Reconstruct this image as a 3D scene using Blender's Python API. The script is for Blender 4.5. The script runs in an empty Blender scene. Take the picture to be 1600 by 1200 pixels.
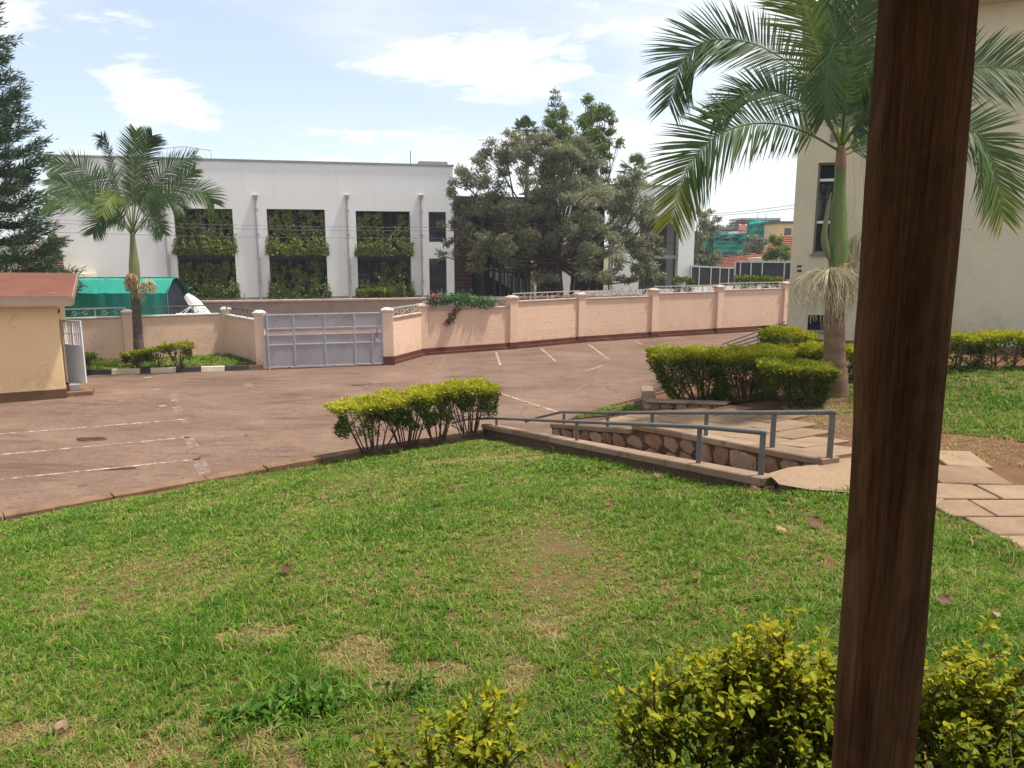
import bpy, bmesh, math, random
import numpy as np
from mathutils import Vector, Matrix

SC = bpy.context.scene
COL = SC.collection
R = math.radians
rnd = random.Random(7)
nrg = np.random.default_rng(11)

# ------------------------------------------------------------------ camera
CAM_Z, PITCH, FPX = 4.6, R(10.1), 1180.0          # lens height, downward tilt, focal length in photo pixels
cam_d = bpy.data.cameras.new('camera')
cam = bpy.data.objects.new('camera', cam_d); COL.objects.link(cam)
cam_d.sensor_width = 36.0; cam_d.lens = FPX/1600*36.0
cam_d.clip_start = 0.05; cam_d.clip_end = 3000
cam.location = (0, 0, CAM_Z); cam.rotation_euler = (math.pi/2-PITCH, 0, 0)
SC.camera = cam

# ------------------------------------------------------------------ light
SUN_EL, SUN_AZ = R(68), R(88)                     # azimuth measured from +Y (view direction) towards +X
world = bpy.data.worlds.new('World'); SC.world = world; world.use_nodes = True
wn, wl = world.node_tree.nodes, world.node_tree.links
wn.clear()
def wnode(t, **k):
    n = wn.new(t)
    for a, b in k.items(): setattr(n, a, b)
    return n
def wmath(op, a, b=None, clamp=False):
    n = wnode('ShaderNodeMath', operation=op, use_clamp=clamp)
    for i, v in enumerate((a, b)):
        if v is None: continue
        if isinstance(v, (int, float)): n.inputs[i].default_value = v
        else: wl.new(v, n.inputs[i])
    return n.outputs[0]
sky = wnode('ShaderNodeTexSky', sky_type='NISHITA', sun_disc=False, sun_elevation=SUN_EL, sun_rotation=SUN_AZ,
            altitude=1150, air_density=1.0, dust_density=2.2, ozone_density=1.0)
tc = wnode('ShaderNodeTexCoord')
sep = wnode('ShaderNodeSeparateXYZ'); wl.new(tc.outputs['Generated'], sep.inputs[0])
zc = wmath('ADD', wmath('MAXIMUM', sep.outputs[2], 0.0), 0.16)
cmb = wnode('ShaderNodeCombineXYZ')
wl.new(wmath('DIVIDE', sep.outputs[0], zc), cmb.inputs[0]); wl.new(wmath('DIVIDE', sep.outputs[1], zc), cmb.inputs[1])
def cloud(scale, off, lo, hi, detail=7.0, rough=0.56, dist=0.25):
    mp = wnode('ShaderNodeMapping'); mp.inputs['Location'].default_value = off
    mp.inputs['Scale'].default_value = (scale, scale*1.25, 1)
    wl.new(cmb.outputs[0], mp.inputs[0])
    nz = wnode('ShaderNodeTexNoise'); nz.inputs['Scale'].default_value = 1.0; nz.inputs['Detail'].default_value = detail
    nz.inputs['Roughness'].default_value = rough; nz.inputs['Distortion'].default_value = dist
    wl.new(mp.outputs[0], nz.inputs['Vector'])
    mr = wnode('ShaderNodeMapRange'); mr.interpolation_type = 'SMOOTHSTEP'
    mr.inputs['From Min'].default_value = lo; mr.inputs['From Max'].default_value = hi
    wl.new(nz.outputs['Fac'], mr.inputs['Value'])
    return mr.outputs['Result']
veil = wmath('MULTIPLY', cloud(0.55, (3.1, 1.7, 0), 0.36, 0.64, 5.0), 0.52)
veil = wmath('ADD', veil, 0.34)
puff = wmath('MULTIPLY', cloud(1.35, (7.3, 2.2, 0), 0.47, 0.62, 9.0, 0.6), 0.95)
cov = wmath('MAXIMUM', veil, puff)
mix = wnode('ShaderNodeMix', data_type='RGBA')
wl.new(cov, mix.inputs['Factor']); wl.new(sky.outputs[0], mix.inputs['A'])
mix.inputs['B'].default_value = (5.5, 5.55, 5.6, 1)
bg = wnode('ShaderNodeBackground'); bg.inputs['Strength'].default_value = 0.10
wl.new(mix.outputs['Result'], bg.inputs['Color'])
wo = wnode('ShaderNodeOutputWorld'); wl.new(bg.outputs[0], wo.inputs['Surface'])

sun_d = bpy.data.lights.new('sun', 'SUN'); sun_d.energy = 3.0; sun_d.angle = R(4); sun_d.color = (1.0, 0.95, 0.87)
sun = bpy.data.objects.new('sun', sun_d); COL.objects.link(sun)
sdir = Vector((math.sin(SUN_AZ)*math.cos(SUN_EL), math.cos(SUN_AZ)*math.cos(SUN_EL), math.sin(SUN_EL)))
sun.rotation_euler = sdir.to_track_quat('Z', 'Y').to_euler(); sun.location = (20, 20, 60)

SC.view_settings.view_transform = 'Standard'; SC.view_settings.look = 'None'
SC.view_settings.exposure = 1.08; SC.view_settings.gamma = 1.0; SC.view_settings.use_curve_mapping = False
SC.render.engine = 'CYCLES'
SC.cycles.use_denoising = True
SC.cycles.max_bounces = 6; SC.cycles.diffuse_bounces = 3; SC.cycles.glossy_bounces = 3
SC.cycles.transmission_bounces = 4; SC.cycles.transparent_max_bounces = 6; SC.cycles.volume_bounces = 0

# ------------------------------------------------------------------ helpers: survey
CP, SP = math.cos(PITCH), math.sin(PITCH)
def ray(px, py):
    u, v = (px-800)/FPX, (py-600)/FPX
    return Vector((u, CP - v*SP, -SP - v*CP))
def at(px, py, z=None, Y=None):
    d = ray(px, py)
    t = (z-CAM_Z)/d.z if z is not None else Y/d.y
    return Vector((d.x*t, d.y*t, CAM_Z+d.z*t))
def lerp(a, b, t): return a+(b-a)*t
def sst(a, b, x):
    t = np.clip((x-a)/(b-a), 0, 1); return t*t*(3-2*t)

# ------------------------------------------------------------------ helpers: materials
MATS = {}
def principled(name, rough=0.8, spec=0.3, metal=0.0):
    m = bpy.data.materials.new(name); m.use_nodes = True
    nt = m.node_tree; b = nt.nodes['Principled BSDF']
    b.inputs['Roughness'].default_value = rough; b.inputs['Specular IOR Level'].default_value = spec
    b.inputs['Metallic'].default_value = metal
    MATS[name] = m
    return m, nt, b
def ramp(nt, fac, stops):
    r = nt.nodes.new('ShaderNodeValToRGB'); e = r.color_ramp.elements
    while len(e) < len(stops): e.new(0.5)
    for i, (p, c) in enumerate(stops): e[i].position = p; e[i].color = (*c, 1)
    nt.links.new(fac, r.inputs[0]); return r.outputs[0]
def noise(nt, scale, detail=5, rough=0.6, vec=None, dist=0.0, stretch=None):
    n = nt.nodes.new('ShaderNodeTexNoise'); n.inputs['Scale'].default_value = scale
    n.inputs['Detail'].default_value = detail; n.inputs['Roughness'].default_value = rough; n.inputs['Distortion'].default_value = dist
    if vec is None:
        g = nt.nodes.new('ShaderNodeNewGeometry'); vec = g.outputs['Position']
    if stretch:
        mp = nt.nodes.new('ShaderNodeMapping'); mp.inputs['Scale'].default_value = stretch
        nt.links.new(vec, mp.inputs[0]); vec = mp.outputs[0]
    nt.links.new(vec, n.inputs['Vector']); return n.outputs['Fac']
def mixc(nt, fac, a, b, mode='MIX'):
    m = nt.nodes.new('ShaderNodeMix'); m.data_type = 'RGBA'; m.blend_type = mode
    for k, v in (('Factor', fac), ('A', a), ('B', b)):
        s = m.inputs[k] if k == 'Factor' else [i for i in m.inputs if i.name == k and i.type == 'RGBA'][0]
        if isinstance(v, (int, float)): s.default_value = v
        elif isinstance(v, tuple): s.default_value = (*v, 1)
        else: nt.links.new(v, s)
    return [o for o in m.outputs if o.type == 'RGBA'][0]
def bump(nt, b, h, strength=0.3, dist=0.02):
    n = nt.nodes.new('ShaderNodeBump'); n.inputs['Strength'].default_value = strength; n.inputs['Distance'].default_value = dist
    nt.links.new(h, n.inputs['Height']); nt.links.new(n.outputs[0], b.inputs['Normal'])
def surf(name, c1, c2=None, scale=3.0, rough=0.85, spec=0.25, metal=0.0, grain=0.0, gscale=60, stain=None, sscale=0.8, smin=0.55, smax=0.75, bmp=0.15, bdist=0.01, stretch=None):
    """a painted / mineral surface: two tones in soft noise, fine grain, stains with their own outline"""
    m, nt, b = principled(name, rough, spec, metal)
    c2 = c2 or tuple(x*0.82 for x in c1)
    col = ramp(nt, noise(nt, scale, 6, 0.62, stretch=stretch), [(0.3, c1), (0.72, c2)])
    if stain:
        f = nt.nodes.new('ShaderNodeMapRange'); f.inputs['From Min'].default_value = smin; f.inputs['From Max'].default_value = smax
        nt.links.new(noise(nt, sscale, 8, 0.7, dist=0.6, stretch=stretch), f.inputs['Value'])
        col = mixc(nt, f.outputs[0], col, stain)
    g = noise(nt, gscale, 4, 0.7)
    if grain:
        col = mixc(nt, grain, col, ramp(nt, g, [(0.3, (0.25,)*3), (0.7, (1,)*3)]), 'MULTIPLY')
    nt.links.new(col, b.inputs['Base Color'])
    if bmp: bump(nt, b, g, bmp, bdist)
    return m
def leafmat(name, stops, rough=0.6, trans=0.35, spec=0.12):
    """foliage: colour from the per-leaf attribute tint, some light through the blade"""
    m, nt, b = principled(name, rough, spec)
    a = nt.nodes.new('ShaderNodeAttribute'); a.attribute_name = 'tint'
    col = ramp(nt, a.outputs['Fac'], stops)
    nt.links.new(col, b.inputs['Base Color'])
    t = nt.nodes.new('ShaderNodeBsdfTranslucent'); nt.links.new(col, t.inputs['Color'])
    ms = nt.nodes.new('ShaderNodeMixShader'); ms.inputs[0].default_value = trans
    out = nt.nodes['Material Output']
    nt.links.new(b.outputs[0], ms.inputs[1]); nt.links.new(t.outputs[0], ms.inputs[2]); nt.links.new(ms.outputs[0], out.inputs['Surface'])
    return m

# ------------------------------------------------------------------ helpers: meshes and scene tree
ORG = {}
def link(o, parent, org):
    COL.objects.link(o); ORG[o.name] = Vector(org)
    if parent: o.parent = parent
def thing(name, label, cat, loc, group=None, kind=None):
    o = bpy.data.objects.new(name, None); o.empty_display_size = 0.2
    link(o, None, loc); o.location = loc
    return tag(o, label, cat, group, kind)
def tag(o, label=None, cat=None, group=None, kind=None):
    if label: o['label'] = label
    if cat: o['category'] = cat
    if group: o['group'] = group
    if kind: o['kind'] = kind
    return o
class MB:
    def __init__(s): s.v, s.f = [], []
    def add(s, vs, fs):
        k = len(s.v); s.v += [tuple(p) for p in vs]; s.f += [tuple(i+k for i in f) for f in fs]; return s
    def hexa(s, p):     # 8 corners: bottom ring 0-3, top ring 4-7
        return s.add(p, [(0, 3, 2, 1), (4, 5, 6, 7), (0, 1, 5, 4), (1, 2, 6, 5), (2, 3, 7, 6), (3, 0, 4, 7)])
    def box(s, x0, x1, y0, y1, z0, z1):
        return s.hexa([(x0, y0, z0), (x1, y0, z0), (x1, y1, z0), (x0, y1, z0), (x0, y0, z1), (x1, y0, z1), (x1, y1, z1), (x0, y1, z1)])
    def fbox(s, F, a0, a1, b0, b1, c0, c1):       # box in a frame function F(a,b,c)
        return s.hexa([F(a0, b0, c0), F(a1, b0, c0), F(a1, b1, c0), F(a0, b1, c0), F(a0, b0, c1), F(a1, b0, c1), F(a1, b1, c1), F(a0, b1, c1)])
    def tube(s, pts, rad, n=8, cap=True):
        pts = [Vector(p) for p in pts]
        if not hasattr(rad, '__len__'): rad = [rad]*len(pts)
        k0 = len(s.v); up = None
        for i, p in enumerate(pts):
            t = (pts[min(i+1, len(pts)-1)]-pts[max(i-1, 0)])
            if t.length < 1e-9: t = Vector((0, 0, 1))
            t.normalize()
            if up is None: up = t.orthogonal().normalized()
            up = (up - t*up.dot(t));  up = up.normalized() if up.length > 1e-6 else t.orthogonal().normalized()
            w = t.cross(up)
            for j in range(n):
                a = 2*math.pi*j/n
                s.v.append(tuple(p+(up*math.cos(a)+w*math.sin(a))*rad[i]))
        for i in range(len(pts)-1):
            for j in range(n):
                a, b = k0+i*n+j, k0+i*n+(j+1) % n
                s.f.append((a, b, b+n, a+n))
        if cap:
            s.f.append(tuple(k0+j for j in range(n))[::-1]); s.f.append(tuple(k0+(len(pts)-1)*n+j for j in range(n)))
        return s
    def build(s, name, mat, parent=None, smooth=False, org=None, bevel=0, tint=None):
        o_ = ORG[parent.name] if parent else Vector(org or (0, 0, 0))
        me = bpy.data.meshes.new(name)
        me.from_pydata([(x-o_.x, y-o_.y, z-o_.z) for x, y, z in s.v], [], s.f)
        if smooth: me.polygons.foreach_set('use_smooth', [True]*len(me.polygons))
        if tint is not None:
            at_ = me.attributes.new('tint', 'FLOAT', 'POINT'); at_.data.foreach_set('value', tint)
        me.materials.append(MATS[mat] if isinstance(mat, str) else mat)
        o = bpy.data.objects.new(name, me); link(o, parent, o_)
        if not parent: o.location = o_
        if bevel:
            bm = bmesh.new(); bm.from_mesh(me); bmesh.ops.remove_doubles(bm, verts=bm.verts, dist=1e-5)
            bmesh.ops.bevel(bm, geom=bm.edges[:], offset=bevel, segments=1, affect='EDGES', profile=0.5)
            bm.to_mesh(me); bm.free()
        return o
def smooth_path(pts, n):
    """Catmull-Rom through points"""
    P = [Vector(p) for p in pts]; P = [P[0]*2-P[1]]+P+[P[-1]*2-P[-2]]
    out = []; m = len(P)-3
    for k in range(n):
        t = k/(n-1)*m; i = min(int(t), m-1); f = t-i
        a, b, c, d = P[i:i+4]
        out.append(0.5*((2*b)+(c-a)*f+(2*a-5*b+4*c-d)*f*f+(3*b-a-3*c+d)*f**3))
    return out
def np_mesh(name, verts, quads, tint, mat, parent=None, tris=None, smooth=False, org=None):
    """big leaf meshes straight from numpy arrays (quads n x 4)"""
    o_ = np.array(ORG[parent.name] if parent else (org or (0, 0, 0)), dtype=np.float64)
    me = bpy.data.meshes.new(name)
    verts = np.asarray(verts)-o_
    k = quads.shape[1]
    me.vertices.add(len(verts)); me.vertices.foreach_set('co', verts.astype(np.float32).ravel())
    me.loops.add(quads.size); me.loops.foreach_set('vertex_index', quads.astype(np.int32).ravel())
    me.polygons.add(len(quads)); me.polygons.foreach_set('loop_start', np.arange(0, quads.size, k, dtype=np.int32))
    if smooth: me.polygons.foreach_set('use_smooth', np.ones(len(quads), dtype=bool))
    a = me.attributes.new('tint', 'FLOAT', 'POINT'); a.data.foreach_set('value', np.asarray(tint, dtype=np.float32))
    me.update(calc_edges=True)
    me.materials.append(MATS[mat] if isinstance(mat, str) else mat)
    o = bpy.data.objects.new(name, me); link(o, parent, Vector(o_))
    if not parent: o.location = tuple(o_)
    return o
def unit(a): return a/np.maximum(np.linalg.norm(a, axis=-1, keepdims=True), 1e-9)
def leaves(pos, size, tint, out=None, droop=0.0, aspect=0.4, up_bias=0.4, jitter=0.35, fold=0.12):
    """rhombic leaf blades (two faces folded on the midrib) at positions; returns verts, quads, tint"""
    n = len(pos)
    d = nrg.normal(size=(n, 3))
    if out is not None: d = d*0.6+out
    d[:, 2] -= droop
    d = unit(d)
    nm = nrg.normal(size=(n, 3)); nm[:, 2] += up_bias*3
    w = unit(np.cross(d, nm)); nm = np.cross(w, d)
    L = size*(1+jitter*nrg.normal(size=n)).clip(0.4, 1.8)
    L = L[:, None]
    a = pos; b = pos+d*L*0.45+w*L*aspect*0.5+nm*L*fold; c = pos+d*L; e = pos+d*L*0.45-w*L*aspect*0.5+nm*L*fold
    v = np.stack([a, b, c, e], 1).reshape(-1, 3)
    i = np.arange(n)[:, None]*4
    q = np.concatenate([np.concatenate([i, i+1, i+2], 1), np.concatenate([i, i+2, i+3], 1)])
    return v, q, np.repeat(tint, 4)
def grid_poly(name, poly, step, hf, mat, org, kind='structure'):
    """ground sheet: polygon filled with a fine grid that follows the height function"""
    bm = bmesh.new()
    vs = [bm.verts.new((x, y, 0)) for x, y in poly]; bm.faces.new(vs)
    xs = [p[0] for p in poly]; ys = [p[1] for p in poly]
    for ax, lo, hi in ((0, min(xs), max(xs)), (1, min(ys), max(ys))):
        k = math.floor(lo/step)+1
        while k*step < hi:
            no = (1, 0, 0) if ax == 0 else (0, 1, 0)
            bmesh.ops.bisect_plane(bm, geom=bm.verts[:]+bm.edges[:]+bm.faces[:], plane_co=(k*step if ax == 0 else 0, k*step if ax == 1 else 0, 0), plane_no=no, dist=1e-5)
            k += 1
    co = np.array([v.co[:] for v in bm.verts]); z = hf(co[:, 0], co[:, 1])
    for v, zz in zip(bm.verts, z): v.co = (v.co.x-org[0], v.co.y-org[1], zz-org[2])
    bmesh.ops.recalc_face_normals(bm, faces=bm.faces[:])
    me = bpy.data.meshes.new(name); bm.to_mesh(me); bm.free()
    if me.polygons and sum(p.normal.z for p in me.polygons) < 0: me.flip_normals()
    me.polygons.foreach_set('use_smooth', [True]*len(me.polygons))
    me.materials.append(MATS[mat]); o = bpy.data.objects.new(name, me); link(o, None, Vector(org)); o.location = org
    if kind: o['kind'] = kind
    return o
def inside(poly, x, y):
    x = np.asarray(x); y = np.asarray(y); c = np.zeros(x.shape, bool); n = len(poly)
    for i in range(n):
        x1, y1 = poly[i]; x2, y2 = poly[(i+1) % n]
        m = ((y1 > y) != (y2 > y)) & (x < (x2-x1)*(y-y1)/((y2-y1) if y2 != y1 else 1e-9)+x1)
        c ^= m
    return c
_ph = nrg.uniform(0, 6.28, (24,)); _dr = nrg.normal(size=(24, 2))
def vnoise(x, y, f):
    """cheap smooth 2-D noise, about -1..1"""
    r = 0
    for k in range(8):
        r = r+np.sin((x*_dr[k, 0]+y*_dr[k, 1])*f*2.1+_ph[k]+1.3*np.sin((x*_dr[k+8, 0]+y*_dr[k+8, 1])*f*1.3+_ph[k+8]))
    return r/3.2

# ------------------------------------------------------------------ materials
def build_materials():
    surf('earth', (0.20, 0.11, 0.06), (0.12, 0.06, 0.035), 4, 0.95, 0.1, grain=0.5, gscale=40, bmp=0.4, bdist=0.03)
    surf('far_ground', (0.10, 0.12, 0.05), (0.16, 0.11, 0.07), 0.15, 0.95, 0.1)
    # worn reddish tarmac, dusted with laterite
    m, nt, b = principled('tarmac', 0.95, 0.08)
    c = ramp(nt, noise(nt, 0.35, 7, 0.62, dist=0.5), [(0.28, (0.155, 0.098, 0.070)), (0.5, (0.20, 0.130, 0.094)), (0.72, (0.26, 0.172, 0.126))])
    f = nt.nodes.new('ShaderNodeMapRange'); f.inputs['From Min'].default_value = 0.52; f.inputs['From Max'].default_value = 0.72
    nt.links.new(noise(nt, 0.8, 9, 0.7, dist=0.8, stretch=(0.45, 1.6, 1)), f.inputs['Value'])
    c = mixc(nt, f.outputs[0], c, (0.10, 0.06, 0.045))
    f2 = nt.nodes.new('ShaderNodeMapRange'); f2.inputs['From Min'].default_value = 0.58; f2.inputs['From Max'].default_value = 0.75
    nt.links.new(noise(nt, 1.7, 8, 0.75, dist=0.4, stretch=(0.5, 1.3, 1)), f2.inputs['Value'])
    c = mixc(nt, f2.outputs[0], c, (0.27, 0.165, 0.115))
    mid = noise(nt, 3.2, 8, 0.78, dist=0.7, stretch=(0.6, 1.5, 1))
    sp = noise(nt, 11, 6, 0.8, stretch=(0.8, 1.2, 1))
    c = mixc(nt, 0.55, c, ramp(nt, sp, [(0.34, (0.5,)*3), (0.5, (1.0,)*3), (0.66, (1.25,)*3)]), 'MULTIPLY')
    c = mixc(nt, 0.6, c, ramp(nt, mid, [(0.30, (0.55,)*3), (0.52, (1.0,)*3), (0.7, (1.18,)*3)]), 'MULTIPLY')
    vo = nt.nodes.new('ShaderNodeTexVoronoi'); vo.feature = 'DISTANCE_TO_EDGE'; vo.inputs['Scale'].default_value = 0.30
    gm = nt.nodes.new('ShaderNodeNewGeometry'); nd = nt.nodes.new('ShaderNodeTexNoise'); nd.inputs['Scale'].default_value = 1.4; nd.inputs['Detail'].default_value = 6
    ad = nt.nodes.new('ShaderNodeVectorMath'); ad.operation = 'ADD'; nt.links.new(gm.outputs['Position'], nd.inputs['Vector']); nt.links.new(gm.outputs['Position'], ad.inputs[0]); nt.links.new(nd.outputs['Color'], ad.inputs[1]); nt.links.new(ad.outputs[0], vo.inputs['Vector'])
    ck = mixc(nt, 1.0, ramp(nt, vo.outputs['Distance'], [(0.0, (0.6,)*3), (0.008, (0, 0, 0))]), ramp(nt, noise(nt, 0.22, 3, 0.5), [(0.5, (0, 0, 0)), (0.6, (1,)*3)]), 'MULTIPLY')
    c = mixc(nt, ck, c, (0.06, 0.036, 0.026))
    g = noise(nt, 32, 5, 0.8)
    c = mixc(nt, 0.7, c, ramp(nt, g, [(0.30, (0.25,)*3), (0.6, (1.1,)*3)]), 'MULTIPLY')
    nt.links.new(c, b.inputs['Base Color']); bump(nt, b, g, 0.35, 0.02)
    # worn paint on the tarmac
    for nm, col, lo in (('line_paint', (0.53, 0.43, 0.35), 0.455), ('line_paint_faded', (0.42, 0.32, 0.25), 0.52)):
        m, nt, b = principled(nm, 0.85, 0.2)
        f = nt.nodes.new('ShaderNodeMapRange'); f.inputs['From Min'].default_value = lo; f.inputs['From Max'].default_value = lo+0.14
        nt.links.new(noise(nt, 5, 8, 0.8), f.inputs['Value'])
        nt.links.new(mixc(nt, f.outputs[0], (0.16, 0.105, 0.08), col), b.inputs['Base Color'])
    surf('patch', (0.055, 0.03, 0.022), (0.11, 0.06, 0.04), 6, 0.95, 0.1, grain=0.5, gscale=50, bmp=0.5, bdist=0.02)
    surf('kerb_concrete', (0.30, 0.19, 0.115), (0.17, 0.09, 0.05), 2.2, 0.92, 0.15, grain=0.4, gscale=35, stain=(0.09, 0.06, 0.035), sscale=2, bmp=0.5, bdist=0.02)
    surf('coping', (0.35, 0.25, 0.175), (0.25, 0.165, 0.11), 2.0, 0.9, 0.2, grain=0.35, gscale=45, stain=(0.12, 0.08, 0.05), sscale=1.8, smin=0.56, smax=0.7, bmp=0.35, bdist=0.015)
    surf('slab', (0.33, 0.23, 0.145), (0.24, 0.16, 0.098), 2.2, 0.9, 0.2, grain=0.35, gscale=38, stain=(0.22, 0.13, 0.08), sscale=1.4, bmp=0.4, bdist=0.012)
    surf('ramp_concrete', (0.35, 0.24, 0.15), (0.25, 0.165, 0.10), 1.2, 0.9, 0.2, grain=0.4, gscale=26, stain=(0.2, 0.12, 0.075), sscale=1.0, bmp=0.4, bdist=0.015)
    surf('mortar', (0.13, 0.08, 0.052), (0.08, 0.048, 0.032), 5, 0.95, 0.1, grain=0.4, bmp=0.5, bdist=0.02)
    for i, c in enumerate([(0.42, 0.255, 0.145), (0.33, 0.185, 0.105), (0.46, 0.32, 0.20), (0.37, 0.235, 0.155)]):
        surf('stone%d' % i, c, tuple(x*0.6 for x in c), 5, 0.9, 0.2, grain=0.4, gscale=30, stain=(0.14, 0.08, 0.05), sscale=3, bmp=0.6, bdist=0.03)
    surf('pink_wall', (0.78, 0.56, 0.425), (0.71, 0.49, 0.36), 0.6, 0.9, 0.1, grain=0.15, gscale=25, stain=(0.50, 0.32, 0.22), sscale=1.6, smin=0.57, smax=0.78, bmp=0.15, stretch=(1, 1, 0.6))
    surf('pink_joint', (0.75, 0.51, 0.365), (0.68, 0.445, 0.31), 2, 0.95, 0.1)
    surf('street_plaster', (0.40, 0.31, 0.25), (0.33, 0.25, 0.20), 0.8, 0.9, 0.1, grain=0.2, stain=(0.22, 0.16, 0.12), sscale=1.2)
    surf('pink_coping', (0.60, 0.46, 0.38), (0.45, 0.32, 0.25), 3, 0.9, 0.2, grain=0.3, gscale=20, stain=(0.2, 0.13, 0.1), sscale=3)
    surf('white_coping', (0.66, 0.63, 0.58), (0.5, 0.46, 0.4), 3, 0.9, 0.2, grain=0.2, stain=(0.25, 0.2, 0.17), sscale=3)
    surf('plinth', (0.15, 0.052, 0.033), (0.10, 0.035, 0.024), 1.5, 0.85, 0.25, grain=0.3, gscale=20, stain=(0.2, 0.1, 0.06), sscale=1.2)
    surf('rail_white', (0.52, 0.47, 0.42), (0.36, 0.31, 0.27), 8, 0.6, 0.4)
    surf('rail_dark', (0.17, 0.15, 0.14), (0.10, 0.085, 0.08), 8, 0.6, 0.4)
    surf('wire', (0.12, 0.11, 0.11), (0.08, 0.08, 0.08), 8, 0.5, 0.4)
    surf('cable', (0.16, 0.16, 0.165), (0.12, 0.12, 0.125), 8, 0.6, 0.3)
    surf('gate_sheet', (0.37, 0.35, 0.37), (0.30, 0.28, 0.295), 0.9, 0.65, 0.2, stain=(0.25, 0.19, 0.165), sscale=1.6, smin=0.52, smax=0.75, grain=0.12, stretch=(1, 1, .5))
    surf('gate_frame', (0.42, 0.40, 0.43), (0.31, 0.29, 0.31), 4, 0.5, 0.4)
    surf('guard_wall', (0.83, 0.60, 0.345), (0.76, 0.53, 0.295), 0.8, 0.85, 0.1, grain=0.14, stain=(0.42, 0.27, 0.14), sscale=1.8, smin=0.6, smax=0.76)
    surf('guard_base', (0.17, 0.10, 0.05), (0.11, 0.06, 0.035), 2, 0.9, 0.2, grain=0.3)
    surf('rust_roof', (0.20, 0.082, 0.058), (0.14, 0.058, 0.042), 1.2, 0.9, 0.08, stain=(0.11, 0.06, 0.05), sscale=1.5, grain=0.15, gscale=15)
    surf('fascia', (0.40, 0.29, 0.21), (0.27, 0.18, 0.125), 1.6, 0.9, 0.15, grain=0.3, stain=(0.17, 0.11, 0.08), sscale=2.5, stretch=(0.4, 0.4, 2.5))
    surf('door_white', (0.68, 0.71, 0.75), (0.60, 0.62, 0.66), 2, 0.5, 0.4, grain=0.06)
    surf('kerb_white', (0.74, 0.66, 0.52), (0.60, 0.50, 0.37), 3, 0.85, 0.2, grain=0.25, stain=(0.3, 0.2, 0.13), sscale=3, smin=0.6, smax=0.75)
    surf('kerb_black', (0.035, 0.037, 0.042), (0.06, 0.055, 0.05), 3, 0.8, 0.25, stain=(0.15, 0.09, 0.06), sscale=3, smin=0.6, smax=0.75)
    surf('white_wall', (0.83, 0.815, 0.79), (0.79, 0.775, 0.75), 0.25, 0.85, 0.25, grain=0.05, gscale=8, stain=(0.66, 0.64, 0.62), sscale=0.35, smin=0.58, smax=0.8)
    surf('grey_trim', (0.33, 0.31, 0.31), (0.25, 0.235, 0.23), 2, 0.7, 0.3)
    surf('pipe_grey', (0.46, 0.43, 0.42), (0.36, 0.335, 0.33), 2, 0.6, 0.35)
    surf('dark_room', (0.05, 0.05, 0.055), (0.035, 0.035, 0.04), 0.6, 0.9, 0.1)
    surf('dark_frame', (0.03, 0.031, 0.036), (0.02, 0.02, 0.024), 2, 0.55, 0.4)
    surf('brown_wood', (0.155, 0.062, 0.040), (0.09, 0.036, 0.026), 2.5, 0.75, 0.25, grain=0.2, stretch=(1, 1, 4))
    surf('beige_wall', (0.66, 0.60, 0.45), (0.59, 0.525, 0.375), 0.5, 0.9, 0.1, grain=0.12, gscale=20, stain=(0.42, 0.35, 0.23), sscale=1.1, smin=0.56, smax=0.8, stretch=(1, 1, 0.45))
    surf('window_frame', (0.24, 0.20, 0.155), (0.18, 0.15, 0.12), 3, 0.6, 0.4)
    m, nt, b = principled('glass_dark', 0.06, 0.6); b.inputs['Base Color'].default_value = (0.022, 0.026, 0.034, 1)
    m, nt, b = principled('post_wood', 0.85, 0.08)
    n1 = noise(nt, 1.0, 8, 0.7, dist=0.8, stretch=(14, 14, 0.9)); n2 = noise(nt, 1.0, 9, 0.8, dist=0.3, stretch=(130, 130, 3.0)); n3 = noise(nt, 2.6, 8, 0.7, dist=1.2, stretch=(2.5, 2.5, 1.1))
    c = ramp(nt, n1, [(0.30, (0.11, 0.048, 0.020)), (0.5, (0.20, 0.098, 0.044)), (0.72, (0.31, 0.175, 0.088))])
    c = mixc(nt, ramp(nt, n3, [(0.42, (0, 0, 0)), (0.62, (0.6,)*3)]), c, (0.055, 0.022, 0.012))
    c = mixc(nt, 0.85, c, ramp(nt, n2, [(0.33, (0.22,)*3), (0.47, (0.85,)*3), (0.62, (1.25,)*3)]), 'MULTIPLY')
    nt.links.new(c, b.inputs['Base Color']); bump(nt, b, n2, 0.9, 0.008)
    surf('handrail', (0.16, 0.175, 0.18), (0.10, 0.11, 0.118), 9, 0.65, 0.25, stain=(0.20, 0.135, 0.095), sscale=9, smin=0.50, smax=0.62, grain=0.35, gscale=50)
    surf('tarp', (0.012, 0.29, 0.215), (0.01, 0.23, 0.17), 1.0, 0.45, 0.45, grain=0.06, gscale=10)
    surf('tent_shade', (0.015, 0.018, 0.03), (0.02, 0.03, 0.04), 2, 0.7, 0.3)  # near-black colour standing for the shade inside the tent
    surf('white_plastic', (0.80, 0.79, 0.76), (0.70, 0.68, 0.64), 2, 0.45, 0.4, stain=(0.5, 0.46, 0.4), sscale=2.5)
    surf('net', (0.012, 0.24, 0.185), (0.02, 0.33, 0.26), 0.5, 0.9, 0.1, stain=(0.03, 0.12, 0.11), sscale=0.7)
    surf('bare_concrete', (0.34, 0.325, 0.30), (0.24, 0.225, 0.21), 0.6, 0.9, 0.2, grain=0.2, gscale=6)
    surf('roof_tile', (0.30, 0.10, 0.06), (0.21, 0.07, 0.042), 1.6, 0.85, 0.2, grain=0.3, gscale=8)
    surf('brown_roof', (0.21, 0.125, 0.085), (0.15, 0.085, 0.06), 1.2, 0.9, 0.2, grain=0.3, gscale=8)
    surf('black_panel', (0.016, 0.017, 0.019), (0.028, 0.028, 0.03), 0.6, 0.7, 0.3)
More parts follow.
